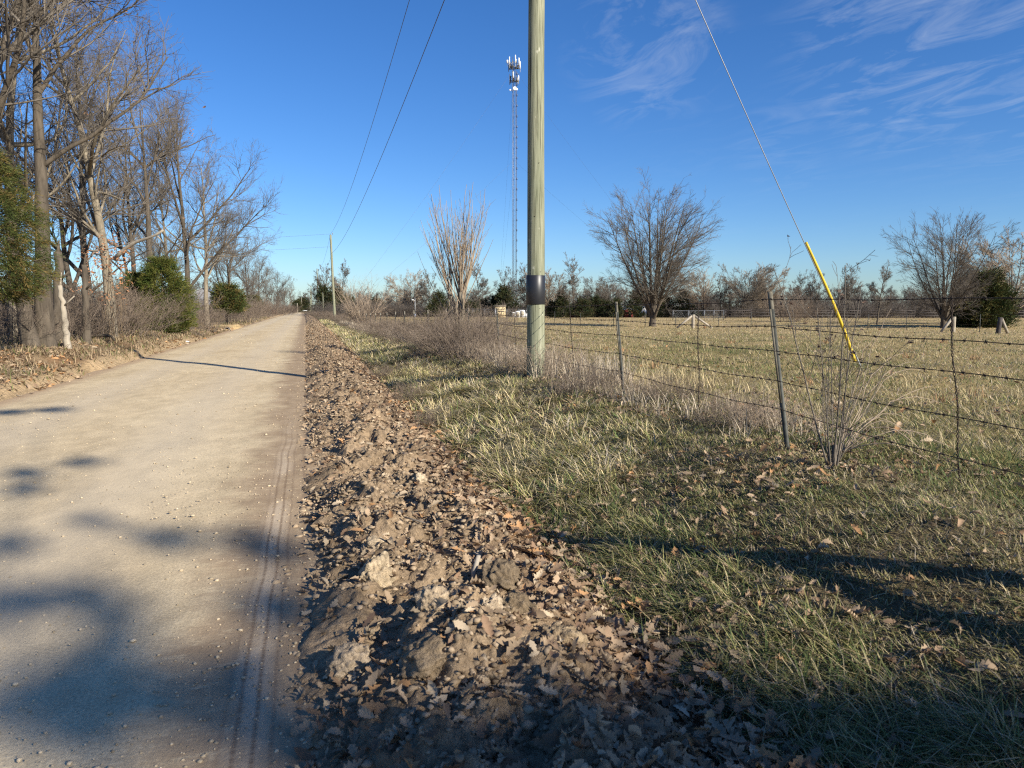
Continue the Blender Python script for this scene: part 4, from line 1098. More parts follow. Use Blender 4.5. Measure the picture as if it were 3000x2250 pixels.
def child(P, R, cnt, rng, t0=.2, t1=1., ang=45, sd=12, ratio=.5, rr=.02, n=6, grav=.25, wob=.12, fall=.5, rmin=.004, upb=0.0, mx=.8, outb=0.0):
    B, m, _ = P.shape
    Ln = np.linalg.norm(np.diff(P, axis=1), axis=2).sum(1)
    c = np.maximum(1, rng.poisson(cnt * np.clip(Ln / Ln.mean(), .35, 1.9)))
    idx = np.repeat(np.arange(B), c); K = len(idx)
    t = rng.uniform(t0, t1, K)
    f = np.clip(t * (m - 1), 0, m - 1.001); i = f.astype(int); fr = (f - i)[:, None]
    pos = P[idx, i] * (1 - fr) + P[idx, i + 1] * fr; tan = nrm(P[idx, i + 1] - P[idx, i]); pr = R[idx, i] * (1 - fr[:, 0]) + R[idx, i + 1] * fr[:, 0]
    w_ = rng.normal(0, 1, (K, 3)) + np.array([0, 0, upb]) + outb * nrm(pos * np.array([1, 1, 0]) + 1e-6); pe = nrm(w_ - (w_ * tan).sum(1, keepdims=True) * tan)
    a = np.radians(rng.normal(ang, sd, K))[:, None]; d = np.cos(a) * tan + np.sin(a) * pe
    ln = Ln[idx] * ratio * (1 - fall * (t - t0) / (t1 - t0)) * rng.uniform(.6, 1.35, K)
    r0 = np.maximum(np.minimum(pr * mx, ln * rr), rmin)
    pts = [pos]
    for k in range(1, n):
        d = nrm(d + np.array([0, 0, grav]) / n + rng.normal(0, wob, (K, 3))); pts.append(pts[-1] + d * (ln / (n - 1))[:, None])
    s = np.linspace(0, 1, n)
    return np.stack(pts, 1), np.maximum(r0[:, None] * (1 - .78 * s), rmin * .75)

def oak_levels(h, r, rng, det=1.0, rmin=.005, spread=1.0, t0=.28):
    L0 = stems(1, h * .84, r, rng, .02, .025, 18, .2, .03, 0, .10, .16)
    big = det > .7
    L1 = child(*L0, 18 if big else 12, rng, t0, 1, 42, 12, .44 * spread, .0145, 10, .55, .10, .40, rmin * 2)
    L2 = child(*L1, 7.5 * det, rng, .15, 1, 40, 14, .46, .014, 7, .4, .13, .45, rmin * 1.4)
    L3 = child(*L2, 6.3 * det, rng, .12, 1, 38, 14, .52, .012, 5, .3, .16, .4, rmin)
    out = [L0, L1, L2, L3]
    if big: out.append(child(*L3, 4.6 * det, rng, .12, 1, 36, 14, .6, .011, 4, .25, .2, .4, rmin * .85))
    return out

def vase_levels(h, r, rng, det=1.0, rmin=.006, k=7, lean=.42, fork=1.2, spread=.15):
    """ascending limbs that leave a short bole; twigs reach outwards and up"""
    L0 = stems(k, h * .90, r, rng, lean, spread, 16, .62, .022, .10, .10, .25, 0, .1, .06, even=True)
    L0[0][:, :, 2] += rng.uniform(.35, 1.0, (k, 1)) * fork
    L1 = child(*L0, 20 * det, rng, .10, .99, 46, 9, .31, .0115, 9, .34, .05, .30, rmin * 1.7, outb=1.2)
    L2 = child(*L1, 8 * det, rng, .15, 1, 36, 9, .46, .010, 6, .34, .05, .45, rmin, outb=.8)
    L3 = child(*L2, 5.5 * det, rng, .15, 1, 32, 9, .55, .009, 4, .3, .06, .4, rmin * .85, outb=.5)
    return [L0, L1, L2, L3]

SIDES = (12, 7, 4, 3, 3)
def tree_parts(t, levels, ntr=1, bark='bark', twig='twig', sides=SIDES, leaves_=0, rng=None):
    mb = MB()
    for k in range(ntr): tubes(mb, *levels[k], sides[k] if k < len(sides) else 3)
    mb.build('trunk', M[bark], t, True)
    mb = MB()
    for k in range(ntr, len(levels)): tubes(mb, *levels[k], sides[k] if k < len(sides) else 3)
    mb.build('crown', M[twig], t, True)
    if leaves_:
        P = levels[-1][0]; i = rng.choice(len(P), leaves_); q = P[i, -1] + rng.normal(0, .07, (leaves_, 3))
        grp = rng.choice(len(P), max(4, leaves_ // 14)); q2 = P[grp, -1][rng.choice(len(grp), leaves_)] + rng.normal(0, .08, (leaves_, 3))
        q = np.where((rng.random_sample(leaves_) < .65)[:, None], q2, q)
        mb = MB(); leaves(mb, q[:, 0], q[:, 1], q[:, 2], rng.uniform(.09, .15, leaves_), rng, np.array([[.26, .155, .09]]) * rng.uniform(.6, 1.3, (leaves_, 1)), .6, 2.5)
        mb.build('dead_leaves', M['litter'], t)

GT = 'bare trees along the left roadside'
def place(proto, first, px, d, sc, rz, label, group=GT):
    p = gnd(px, d)
    if first:
        proto.location = p; proto.rotation_euler = (0, 0, rz); proto.scale = (sc, sc, sc); proto['label'] = label
        if group: proto['group'] = group
        return proto
    return dup(proto, p, rz, sc, label, group)

def new_oak(seed, h, r, px, d, label, rz=0, det=1.0, lv=90, spread=1.0, bark='bark', t0=.28, twig='twig'):
    rng = np.random.RandomState(seed)
    t = thing('oak_tree', label, 'tree', gnd(px, d), rz, GT)
    tree_parts(t, oak_levels(h, r, rng, det, .0042, spread, t0), 2, bark, twig, leaves_=lv, rng=rng); return t

O1 = new_oak(101, 15, .27, 128, 19, 'largest bare oak on the left with dark trunk rising out of the near cedar', .6, 1.12, 40, 1.15)
O0 = new_oak(102, 14.5, .19, -35, 16.5, 'bare oak at the very left edge of the picture, nearest of the row', 2.2, 1.08, 40, 1.05)
O2 = new_oak(103, 13.3, .19, 322, 25, 'bare oak with pale patchy trunk and broken bleached limb', 1.0, 1.0, 28, .85, 'bark_pale')
O4 = new_oak(104, 15, .21, 552, 41, 'wide bare oak whose crown reaches furthest over the road', 4.0, 1.25, 24, 1.0, 'bark', .16)
O5 = new_oak(105, 11.8, .15, 662, 60, 'bare oak above the small olive cedar past the driveway', .4, 1.1, 20, 1.05, 'bark', .12)
place(O2, False, 45, 23, 1.08, 3.4, 'tall bare oak just behind the largest oak, left of it')
place(O4, False, 262, 28, .92, 1.1, 'grey bare oak right behind the one with the pale patchy trunk')
place(O1, False, 450, 34, .92, 2.9, 'bare oak standing behind the green roadside cedar')
place(O5, False, 218, 26, 1.0, 2.6, 'straight slim bare oak between the largest oak and the patchy one')
place(O2, False, 505, 46, .85, 2.2, 'slim bare oak behind the widest one of the left row')
place(O5, False, 395, 37, 1.2, 5.0, 'slender bare oak between the patchy trunk and the green cedar')
place(O2, False, 606, 50, .95, 5.6, 'bare oak next past the widest one along the left row')
place(O5, False, 728, 84, .93, 2.0, 'bare oak in the reddish thicket beyond the driveway')
place(O4, False, 757, 104, .70, .2, 'bare oak half way down the left row with a low wide crown')
place(O5, False, 787, 130, .92, 3.3, 'small bare oak above the rusty gate on the left')
place(O4, False, 812, 165, .76, 5.1, 'pale stemmed bare oak near the far end of the left row')
place(O5, False, 832, 210, 1.05, 1.2, 'second last bare oak of the left row')
place(O2, False, 848, 262, .9, 4.4, 'last and smallest bare oak of the left row at the road end')
# pale limb of the patchy oak
p = gnd(322, 25); e = at(478, 664, 24.2) - np.array(p); s0 = at(335, 760, 24.8) - np.array(p)
mb = MB(); s = np.linspace(0, 1, 8)[:, None]; Q = s0 + (e - s0) * s; Q[:, 2] += .12 * np.sin(s[:, 0] * 5); tubes(mb, Q, np.linspace(.075, .035, 8), 8, True); bar(mb, Q[6], Q[6] + (.2, .1, -.25), .025, 5, .012)
o = mb.build('broken_limb', M['deadwood'], O2, True)
o.matrix_parent_inverse = (O2.matrix_basis.inverted()); o.location = p; o['label'] = 'bleached broken limb slanting up to the right'
# vine and dead leaves hanging on the patchy trunk
rng = np.random.RandomState(77)
n = 420; q = np.stack([at(rng.uniform(235, 375), rng.uniform(690, 900), 24.2 + rng.normal(0, .35)) for _ in range(n)])
cl = q[rng.choice(24, n)] + rng.normal(0, .16, (n, 3)); q = np.where((rng.random_sample(n) < .7)[:, None], cl, q)
mb = MB(); leaves(mb, q[:, 0], q[:, 1], q[:, 2], rng.uniform(.07, .13, n), rng, np.array([[.40, .20, .105]]) * rng.uniform(.6, 1.3, (n, 1)), .6, 2.5)
sx_ = [q[i] for i in range(24)]
for c in sx_:
    b = np.array(gnd(322, 24.5)) + rng.normal(0, .3, 3) * (1, 1, 0); s = np.linspace(0, 1, 7)[:, None]
    Q = b + (c - b) * s + rng.normal(0, .05, (7, 3)); tubes(mb, Q, np.linspace(.011, .004, 7), 4, col=(.2, .15, .1))
o = mb.build('oak_sapling', M['litter']); tag(o, 'young oak with clinging rusty leaves in front of the patchy trunk', 'sapling')

def snag(px, d, h, r, label, seed, mat='deadwood', lean=(0, 0)):
    rng = np.random.RandomState(seed); p = gnd(px, d); mb = MB(); n = 14; s = np.linspace(0, 1, n)
    P = np.stack([lean[0] * s + rng.normal(0, .015, n), lean[1] * s + rng.normal(0, .015, n), -.2 + (h + .2) * s], -1); tubes(mb, P, r * (1.25 - .5 * s + .4 * np.exp(-s * 8)), 10, True)
    bar(mb, P[-1] - (0, 0, .1), P[-1] + (.05, .03, .35), r * .5, 6, .01); bar(mb, P[9], P[9] + (.35, -.2, .3), r * .35, 6, .015)
    o = mb.build('dead_trunk', M[mat], None, True); o.location = p; return tag(o, label, 'dead tree', 'snags on the left bank')
snag(193, 19.5, 1.7, .075, 'bleached broken trunk standing on the left bank', 1, lean=(-.1, 0))
snag(165, 20.5, 2.6, .14, 'brown dead trunk directly behind the bleached one', 2, 'bark', (.15, 0))
snag(85, 18.5, 3.4, .16, 'thick leaning trunk under the near cedar', 3, 'bark', (-.35, .1))
snag(248, 22, 2.4, .10, 'thin straight dead stem just left of the patchy oak', 4, 'bark', (.06, 0))
mb = MB(); x, y, z = hit(300, 1000); tubes(mb, np.array([[x - .5, y, z + .12], [x, y - .05, z + .2], [x + .3, y - .1, z + .16], [x + .42, y - .2, z + .02]]), np.array([.04, .05, .045, .03]), 7, True)
tag(mb.build('fallen_limb', M['bark']), 'dark fallen limb at the foot of the patchy oak', 'fallen limb')

# ------------------------------------------------------------------ maples in the pasture
rng = np.random.RandomState(209)
mx_, my_, mz_ = hit(1912, 957)
t = thing('maple_tree', 'large bare maple with many ascending limbs alone in the middle of the pasture', 'tree', (mx_, my_, mz_), .5, None, (.88, .88, .97))
LV = vase_levels(10.7, .14, rng, 1.08, .0072, 13, .40, 1.4, .15)
tr = stems(1, 2.3, .34, rng, 0, .02, 8, 0, .02, 0, .75, .5)
mb = MB(); tubes(mb, *tr, 16); tubes(mb, *LV[0], 10); tubes(mb, *LV[1], 6); mb.build('trunk', M['bark'], t, True)
mb = MB(); tubes(mb, *LV[2], 3); tubes(mb, *LV[3], 3); mb.build('crown', M['twig'], t, True)
rng = np.random.RandomState(223)
t2 = thing('maple_tree', 'bare multi-stemmed tree at the right beside the round cedar', 'tree', gnd(2768, 53), 1.0, None, (.80, .80, .95))
LV = vase_levels(8.5, .095, rng, 1.0, .0072, 12, .42, .8, .17)
tr = stems(1, 1.4, .26, rng, 0, .02, 8, 0, .02, 0, .75, .5)
mb = MB(); tubes(mb, *tr, 14); tubes(mb, *LV[0], 9); tubes(mb, *LV[1], 5); mb.build('trunk', M['bark'], t2, True)
mb = MB(); tubes(mb, *LV[2], 3); tubes(mb, *LV[3], 3); mb.build('crown', M['twig'], t2, True)

# pollarded multi-stem tree on the fence line
rng = np.random.RandomState(31)
t = thing('pollard_tree', 'pruned multi-stem tree with tall upright pale shoots on the fence line', 'tree', gnd(1346, 19.6))
P0, R0 = stems(3, 1.75, .085, rng, .08, .05, 9, .1, .03, .09, .75, .5)
P0b, R0b = stems(7, 1.3, .03, rng, .20, .10, 9, .2, .05, .14, .5, .2)
S1 = child(P0, R0, 14, rng, .70, 1., 12, 7, 1.25, .0075, 9, .75, .055, .1, .006); S1b = child(P0b, R0b, 2, rng, .4, 1, 18, 8, 1.35, .0075, 8, .4, .04, .2, .005)
S2 = child(*S1, 5, rng, .15, .8, 20, 6, .36, .006, 5, .35, .05, .4, .0045)
S3 = child(*S2, 1.2, rng, .2, .9, 24, 6, .5, .005, 4, .3, .06, .4, .0035)
mb = MB(); tubes(mb, P0, R0, 10, True); tubes(mb, P0b, R0b, 6); mb.build('trunk', M['bark_pale'], t, True)
mb = MB(); tubes(mb, *S1, 5); tubes(mb, *S1b, 5); tubes(mb, *S2, 4); tubes(mb, *S3, 3); mb.build('crown', M['twig_pale'], t, True)

# ------------------------------------------------------------------ cedars
def cedar(t, h, rb, n, rng, m_=24, z0=.12, spray=.2, wd=.022, cols=((.055, .07, .022), (.095, .095, .03), (.135, .10, .035)), irregular=.35, pw=.65, droop=.35):
    mb = MB(); u = z0 + (1 - z0) * rng.random_sample(n) ** 1.15
    az = rng.uniform(0, 2 * PI, n)
    prof = rb * np.clip((1 - u), .02, 1) ** pw * np.clip((u - z0) / .12 + .45, 0, 1) * (1 - irregular + 2 * irregular * vn(az * 1.3 + 4, u * 6, 3))
    q = prof * np.sqrt(rng.uniform(.12, 1, n)); C = np.stack([q * np.cos(az), q * np.sin(az), u * h], -1)
    idx = np.repeat(np.arange(n), m_); K = len(idx)
    out = np.stack([np.cos(az[idx]), np.sin(az[idx]), np.full(K, .5)], -1)
    bd = nrm(np.stack([np.cos(az), np.sin(az), rng.normal(droop, .45, n)], -1) + rng.normal(0, .3, (n, 3)))
    tt = rng.uniform(-1.2, 1.6, K)[:, None] * spray * 1.5
    p = C[idx] + bd[idx] * tt + rng.normal(0, spray * .30, (K, 3))
    d = nrm(bd[idx] + out * .3 + rng.normal(0, .55, (K, 3))); w_ = nrm(np.cross(d, rng.normal(0, 1, (K, 3)))) * (wd * rng.uniform(.6, 1.4, K))[:, None]
    ln = (spray * rng.uniform(.5, 1.3, K))[:, None]
    v = np.stack([p, p + d * ln * .5 + w_, p + d * ln, p + d * ln * .5 - w_], 1)
    cc = np.array(cols)[rng.choice(len(cols), n)][idx] * rng.uniform(.65, 1.35, (K, 1))
    mb.add(v.reshape(-1, 3), np.arange(K * 4).reshape(-1, 4), None, np.repeat(cc, 4, axis=0)); mb.build('foliage', M['cedar'], t)
    mb = MB(); bar(mb, (0, 0, -.2), (0, 0, h * .88), max(.05, h * .022), 8, .015, n=6)
    k = rng.choice(n, min(n, 60)); B = np.stack([0 * C[k, 0], 0 * C[k, 0], np.clip(C[k, 2] - q[k] * .3, .1, h)], -1); tubes(mb, np.stack([B, C[k]], 1), np.tile([.02, .008], (len(k), 1)), 4); mb.build('trunk', M['bark'], t, True)

OLIVE = ((.05, .068, .02), (.085, .09, .026), (.135, .098, .034), (.065, .078, .022))
rng = np.random.RandomState(55)
t = thing('cedar_tree', 'bronze green cedar hanging over the left edge in front of the oaks', 'cedar', gnd(-28, 15.2), 0, 'roadside cedars'); cedar(t, 4.45, 1.55, 1700, rng, 46, .3, .10, .0055, OLIVE, .45, .5, -.5)
t = thing('cedar_tree', 'dense green cedar at the foot of the left trees nearest the road', 'cedar', gnd(478, 34), 1.0, 'roadside cedars'); cedar(t, 3.5, 1.45, 1100, rng, 40, .03, .14, .0105, ((.06, .085, .02), (.10, .11, .026), (.125, .12, .03)), .4, .42)
GC = t
dup(GC, gnd(405, 35.5), 2.1, .82, 'paler thin cedar immediately left of the dense green one', 'roadside cedars')
t = thing('cedar_tree', 'small olive cedar with bare lower stems beside the gravel driveway', 'cedar', gnd(668, 58), .4, 'roadside cedars'); cedar(t, 3.1, 1.55, 420, rng, 30, .34, .24, .024, OLIVE, .4, .45)
dup(t, gnd(742, 100), 1.5, .9, 'olive cedar in the thicket beyond the driveway', 'roadside cedars')
t = thing('cedar_tree', 'broad round dark cedar at the right of the pasture', 'cedar', gnd(2872, 55)); cedar(t, 4.1, 2.25, 900, rng, 30, .02, .3, .03, ((.035, .05, .018), (.055, .065, .022), (.09, .08, .028)), .3, .4)
DARK = ((.028, .040, .018), (.042, .05, .02), (.065, .058, .026))
CV = []
for k, (h, rb, pw) in enumerate(((4.2, 1.5, .7), (3.6, 2.0, .45), (4.6, 1.9, .6))):
    t = thing('cedar_tree', 'x', 'cedar'); cedar(t, h, rb, 260, rng, 22, .02, .34, .05, DARK, .35, pw); CV.append(t)
CD = [(1287, 116, .98, 2, 'dark cedar behind the upright shoots of the pollard tree'), (1412, 131, .93, 1, 'dark rounded cedar left of the tan hut'), (1447, 130, .95, 0, 'dark cedar rising behind the tan hut'),
      (1480, 128, 1.25, 2, 'tallest pointed dark cedar just left of the tower'), (1381, 121, .8, 1, 'low dark cedar right of the pollard tree'), (1623, 114, .75, 1, 'low dark cedar to the right of the big pole'), (1650, 112, .85, 2, 'dark cedar left of the red shed'),
      (1708, 112, .85, 1, 'dark cedar right of the red shed'), (1742, 116, .8, 2, 'dark cedar in the middle of the row left of the maple'), (1775, 116, .8, 1, 'wide dark cedar left of the near white tipped post'), (1860, 113, 1.0, 2, 'tall bushy dark cedar left of the maple trunk'),
      (1808, 112, .75, 0, 'small dark cedar behind the near white tipped post'), (1928, 113, .85, 1, 'dark cedar right behind the maple trunk'), (1958, 114, .78, 2, 'low dark cedar left of the far chain link fence'), (2003, 112, 1.0, 2, 'dark cedar behind the chain link fence'),
      (955, 155, 1.45, 2, 'tall dark cedar behind the third utility pole'), (985, 160, 1.55, 0, 'ragged tall dark cedar behind the second utility pole'), (1020, 158, 1.2, 1, 'brownish cedar behind the fan shaped bush'), (868, 290, 1.5, 1, 'dark cedar at the left end of the road'), (890, 330, 1.9, 1, 'dark cedar beyond the guard rail'),
      (1100, 150, 1.1, 1, 'dark cedar left of the slim light pole'), (1265, 125, .7, 1, 'low cedar beside the leftmost pollard shoots')]
used = set()
for px, d, sc, k, lab in CD:
    sc *= .9
    if k in used: dup(CV[k], gnd(px, d), px * .37, sc, lab, 'dark cedars at the edge of the pasture')
    else:
        used.add(k); o = CV[k]; o.location = gnd(px, d); o.scale = (sc,) * 3; o['label'] = lab; o['group'] = 'dark cedars at the edge of the pasture'

# ------------------------------------------------------------------ far bare trees
BG = 'bare trees beyond the pasture'
def low_tree(seed, h, kind, rmin=.019):
    rng = np.random.RandomState(seed)
    if rmin < .015: return oak_levels(h * 1.12, .15, rng, .95, rmin, .95, .2) if kind == 'oak' else vase_levels(h * 1.05, .07, rng, 1.0, rmin * .9, 7, .4, .8)
    return oak_levels(h * 1.12, .16, rng, .69, rmin, .95, .2) if kind == 'oak' else vase_levels(h * 1.05, .075, rng, .8, rmin * .8, 6, .4, .8)
FV = []
for k, (kind, seed, tw_) in enumerate((('oak', 301, 'twig'), ('vase', 302, 'twig'), ('vase', 305, 'twig_pale'), ('oak', 304, 'twig'))):
    LVk = low_tree(seed, 7.0, kind); LVh = low_tree(seed, 7.0, kind, .0135); t = thing('bare_tree', 'x', 'tree')
    tree_parts(t, LVh, 1, 'bark', tw_, (7, 4, 3, 3, 3)); FV.append((t, LVk))
FT = [(1683, 112, .98, 0, 'round crowned bare tree rising above the red shed'), (1204, 135, .95, 2, 'thin pale bare tree above the slim light pole'), (1258, 132, .9, 3, 'bare tree left of the pollard tree'), (1408, 128, 1.0, 0, 'bare tree right of the pollard tree'),
      (1479, 138, 1.0, 3, 'bare tree top showing left of the tower'), (1548, 118, .93, 3, 'bare tree immediately left of the big pole'), (1612, 118, .86, 2, 'slim bare tree immediately right of the big pole'), (1640, 121, .8, 3, 'small bare tree between the big pole and the round crowned tree'),
      (1785, 120, .82, 1, 'reddish bare tree behind the near white tipped post'), (1742, 128, .72, 1, 'low reddish bare tree right of the round crowned one'), (1990, 115, .7, 0, 'bare tree behind the right limbs of the maple'), (2062, 110, .85, 2, 'narrow upright bare tree above the chain link fence'),
      (2110, 108, .66, 3, 'scraggly bare tree at the right end of the chain link fence'), (2140, 112, .6, 0, 'small scraggly bare tree right of the chain link fence'), (2182, 106, .92, 1, 'reddish tall bare tree left of the nearest leaning post'), (2218, 108, .88, 2, 'pale bare tree close behind the nearest leaning post'),
      (2250, 112, .72, 1, 'bare tree right beside the top of the nearest leaning post'), (2335, 118, .75, 0, 'bare tree left of the yellow guard'), (2390, 120, .82, 3, 'bare tree behind the yellow guard'), (2478, 116, .92, 3, 'dense upright bare tree right of the yellow guard'),
      (2572, 62, .62, 0, 'small bare tree left of the right multi-stemmed tree'), (2962, 60, 1.0, 2, 'bare tree at the right edge behind the slanted brace'), (3010, 64, 1.05, 0, 'bare tree cut by the right edge of the picture'), (1000, 165, 1.25, 0, 'tall bare tree between the second pole and the fan bush'),
      (955, 175, 1.3, 3, 'leafless tree just right of the third pole'), (2905, 72, .95, 3, 'bare tree directly behind the round cedar')]
used = set()
for i, (px, d, sc, k, lab) in enumerate(FT):
    t = FV[k][0]
    sc *= 1.15 if d > 80 else 1.0
    if k in used: dup(t, gnd(px, d), i * 2.4, sc, lab, BG)
    else:
        used.add(k); t.location = gnd(px, d); t.scale = (sc,) * 3; t['label'] = lab; t['group'] = BG

# woods that read as one mass, all round the far edge
def bush_levels(h, n_st, rng, lean=.45, det=1.0, rmin=.004, base=.25, r=.012):
    L0 = stems(n_st, h * .9, r, rng, lean, .3, 7, .25, .07, base, .4, .1, hvar=.45)
    L0[0][:, :, :2] += (rng.uniform(-base, base, (n_st, 1, 2)))
    L1 = child(*L0, 5 * det, rng, .2, 1, 38, 12, .45, .008, 5, .25, .12, .4, rmin); L2 = child(*L1, 3.5 * det, rng, .2, 1, 36, 12, .5, .006, 4, .2, .15, .4, rmin * .8)
    return [L0, L1, L2]
rng = np.random.RandomState(404)
arch = []
for k in range(4):
    m0 = MB()
    for i, lv in enumerate(FV[k][1]): tubes(m0, *lv, (5, 3, 3, 3, 3)[i])
    arch.append((np.concatenate(m0.v), np.concatenate([q for q in m0.q])))
m0 = MB()
for i, lv in enumerate(bush_levels(2.6, 34, rng, .5, 1.0, .016, .9, .025)): tubes(m0, *lv, 3)
busha = (np.concatenate(m0.v), np.concatenate(m0.q))
mb = MB()
def inst(a, x, y, z, s, rz, zs=1.0):
    v, q = a; c_, s_ = math.cos(rz), math.sin(rz)
    mb.add(np.stack([(v[:, 0] * c_ - v[:, 1] * s_) * s + x, (v[:, 0] * s_ + v[:, 1] * c_) * s + y, v[:, 2] * s * zs + z], -1), q)
for k in range(210):
    px = rng.uniform(930, 3150); d = rng.uniform(128, 200) if px > 1060 else rng.uniform(180, 260)
    if px > 2150: d = rng.uniform(104, 175)
    x, y, z = gnd(px, d); inst(arch[rng.randint(4)], x, y, z, rng.uniform(.50, .80) * (d / 150) ** .6, rng.uniform(0, 6.28))
for k in range(330):
    px = rng.uniform(930, 3150); d = rng.uniform(124, 165) if px < 2150 else rng.uniform(103, 140)
    x, y, z = gnd(px, d); inst(busha, x, y, z, rng.uniform(.75, 1.2), rng.uniform(0, 6.28), rng.uniform(.65, 1.0))
tag(mb.build('woodland', M['woods'], smooth=True), 'grey brown leafless woods far beyond the pasture', 'woods', kind='stuff')
mb = MB()
for k in range(120):
    px = rng.uniform(-900, 905); d = rng.uniform(110, 260) if px < 640 else rng.uniform(240, 420)
    if px > 860: d = rng.uniform(350, 430)
    x, y, z = gnd(px, d); inst(arch[rng.randint(4)], x, y, z, rng.uniform(.7, 1.1) * (d / 170) ** .4, rng.uniform(0, 6.28))
for k in range(150):
    px = rng.uniform(-900, 905); d = rng.uniform(100, 200) if px < 640 else rng.uniform(330, 380)
    x, y, z = gnd(px, d); inst(busha, x, y, z, rng.uniform(.9, 1.5) * (1.5 if px > 860 else 1), rng.uniform(0, 6.28), rng.uniform(.7, 1.1))
tag(mb.build('woodland', M['woods'], smooth=True), 'leafless woods glimpsed through and past the left row of trees', 'woods', kind='stuff')
# low cedars mixed as one dark mass into the woods
mb = MB(); K = 13000
i_ = rng.randint(0, 60, K); cpx = rng.uniform(1380, 2160, 60); cd = rng.uniform(120, 150, 60); ch = rng.uniform(1.0, 2.3, 60)
C = np.array([gnd(a, b) for a, b in zip(cpx, cd)])[i_]; u = rng.random_sample(K); q = 1.6 * (1 - u) ** .5 * np.sqrt(rng.random_sample(K)); a = rng.uniform(0, 2 * PI, K)
p = C + np.stack([q * np.cos(a), q * np.sin(a), u * ch[i_]], -1); d = nrm(rng.normal(0, 1, (K, 3)) + (0, 0, .4)); w_ = nrm(np.cross(d, rng.normal(0, 1, (K, 3)))) * .06; ln = .4
mb.add(np.stack([p, p + d * ln * .5 + w_, p + d * ln, p + d * ln * .5 - w_], 1).reshape(-1, 3), np.arange(K * 4).reshape(-1, 4), None, np.repeat(np.array(DARK)[rng.choice(3, K)] * rng.uniform(.6, 1.3, (K, 1)), 4, axis=0))
tag(mb.build('evergreen_undergrowth', M['cedar']), 'dark evergreen undergrowth in the far woods', 'undergrowth', kind='stuff')

# ------------------------------------------------------------------ brush and weeds as separate bushes
BV = {}
def bush(kind, px, d, sc, label, rz=None, zs=1.0, group='leafless bushes along the fence', loc=None):
    p = loc if loc is not None else gnd(px, d); rz = px * .71 if rz is None else rz
    s = (sc, sc, sc * zs)
    if kind not in BV:
        rng = np.random.RandomState(500 + len(BV)); t = thing('bush', label, 'bush', p, rz, group, s)
        spec = {'weed': (1.1, 70, .42, 1.0, .0032, .42, .006, 'brush'), 'pale': (1.0, 60, .4, .9, .0032, .4, .006, 'brush_pale'), 'fan': (3.4, 46, .42, 1.2, .006, .22, .022, 'brush_pale'), 'thicket': (2.3, 60, .42, 1.2, .006, .7, .014, 'brush')}[kind]
        LV = bush_levels(spec[0], spec[1], rng, spec[2], spec[3], spec[4], spec[5], spec[6])
        mb = MB(); tubes(mb, *LV[0], 4); mb.build('stems', M[spec[7]], t, True)
        mb = MB(); tubes(mb, *LV[1], 3); tubes(mb, *LV[2], 3); mb.build('twigs', M[spec[7]], t, True); BV[kind] = t; return t
    return dup(BV[kind], p, rz, s, label, group)
bush('fan', 1058, 59, 1.0, 'fan shaped grey bush beside the far wooden end post', .4)
for a in ((1330, 18.3, 1.15, 'brown weedy bush at the foot of the pollard tree on its left', 'weed'), (1385, 17, 1.05, 'brown weedy bush between the pollard tree and the big pole', 'weed'), (1425, 15.2, 1.0, 'tangled brown bush nearest the big pole on its left', 'weed'),
          (1300, 17.3, .8, 'low dark bush spilling onto the verge left of the pollard tree', 'weed'), (1365, 20, 1.2, 'bush close behind the pollard tree trunk', 'weed'), (1240, 24, 1.25, 'rounded brown bush left of the pollard tree', 'weed'), (1200, 27.5, 1.35, 'second rounded brown bush along the fence', 'weed'),
          (1168, 31, 1.4, 'third rounded brown bush along the fence', 'weed'), (1135, 35, 1.45, 'fourth rounded brown bush along the fence', 'weed'), (1220, 29, 1.1, 'pale bush behind the second rounded bush', 'pale'), (1113, 40, 1.4, 'paler bush just before the fan shaped one', 'pale'),
          (1272, 21.5, 1.1, 'pale brown bush against the fence by the two close posts', 'pale'), (1100, 46, 1.5, 'brown bush directly in front of the far wooden end post', 'weed'), (1450, 14.0, .62, 'short pale bush left of the big pole foot', 'pale'), (1520, 12.2, .55, 'small pale weed clump touching the left of the big pole foot', 'pale'), (1655, 11.2, .62, 'pale grassy weed clump right of the big pole foot', 'pale'), (1625, 12.2, .7, 'pale weed clump just behind the big pole', 'pale'),
          (1205, 11.8, .34, 'small grey weed clump on the ridge edge', 'weed'), (1120, 15.2, .36, 'grey weed clump further along the ridge edge', 'weed'), (1268, 9.2, .26, 'thin grey weed clump at the ditch close to the ridge leaves', 'weed'), (2275, 6.2, .45, 'low dry weed clump behind the foot of the nearest leaning post', 'pale'), (1870, 8.4, .4, 'low dry weed clump at the foot of the second leaning post', 'pale'),
          (1715, 8.9, .42, 'low brown weed clump between the big pole and the second leaning post', 'weed'), (1990, 8.0, .34, 'low brown weed clump between the two leaning posts', 'weed'), (2160, 6.6, .34, 'brown weed clump just left of the nearest leaning post', 'weed')):
    bush(a[4], a[0], a[1], a[2], a[3], zs=(.78 if a[1] < 21 else .45) if a[1] > 13 else .7)
for a in ((1040, 68, .9, 'grey thicket left of the fan shaped bush'), (1015, 76, .85, 'grey thicket right of the second utility pole'), (992, 85, .8, 'grey thicket at the foot of the second utility pole'), (965, 100, .95, 'grey thicket left of the second utility pole'), (945, 118, 1.0, 'grey thicket below the short pale pole'), (928, 150, 1.1, 'farthest grey thicket on the right side of the road')):
    bush('thicket', a[0], a[1], a[2], a[3], zs=.40)
GL = 'bushes under the left trees'
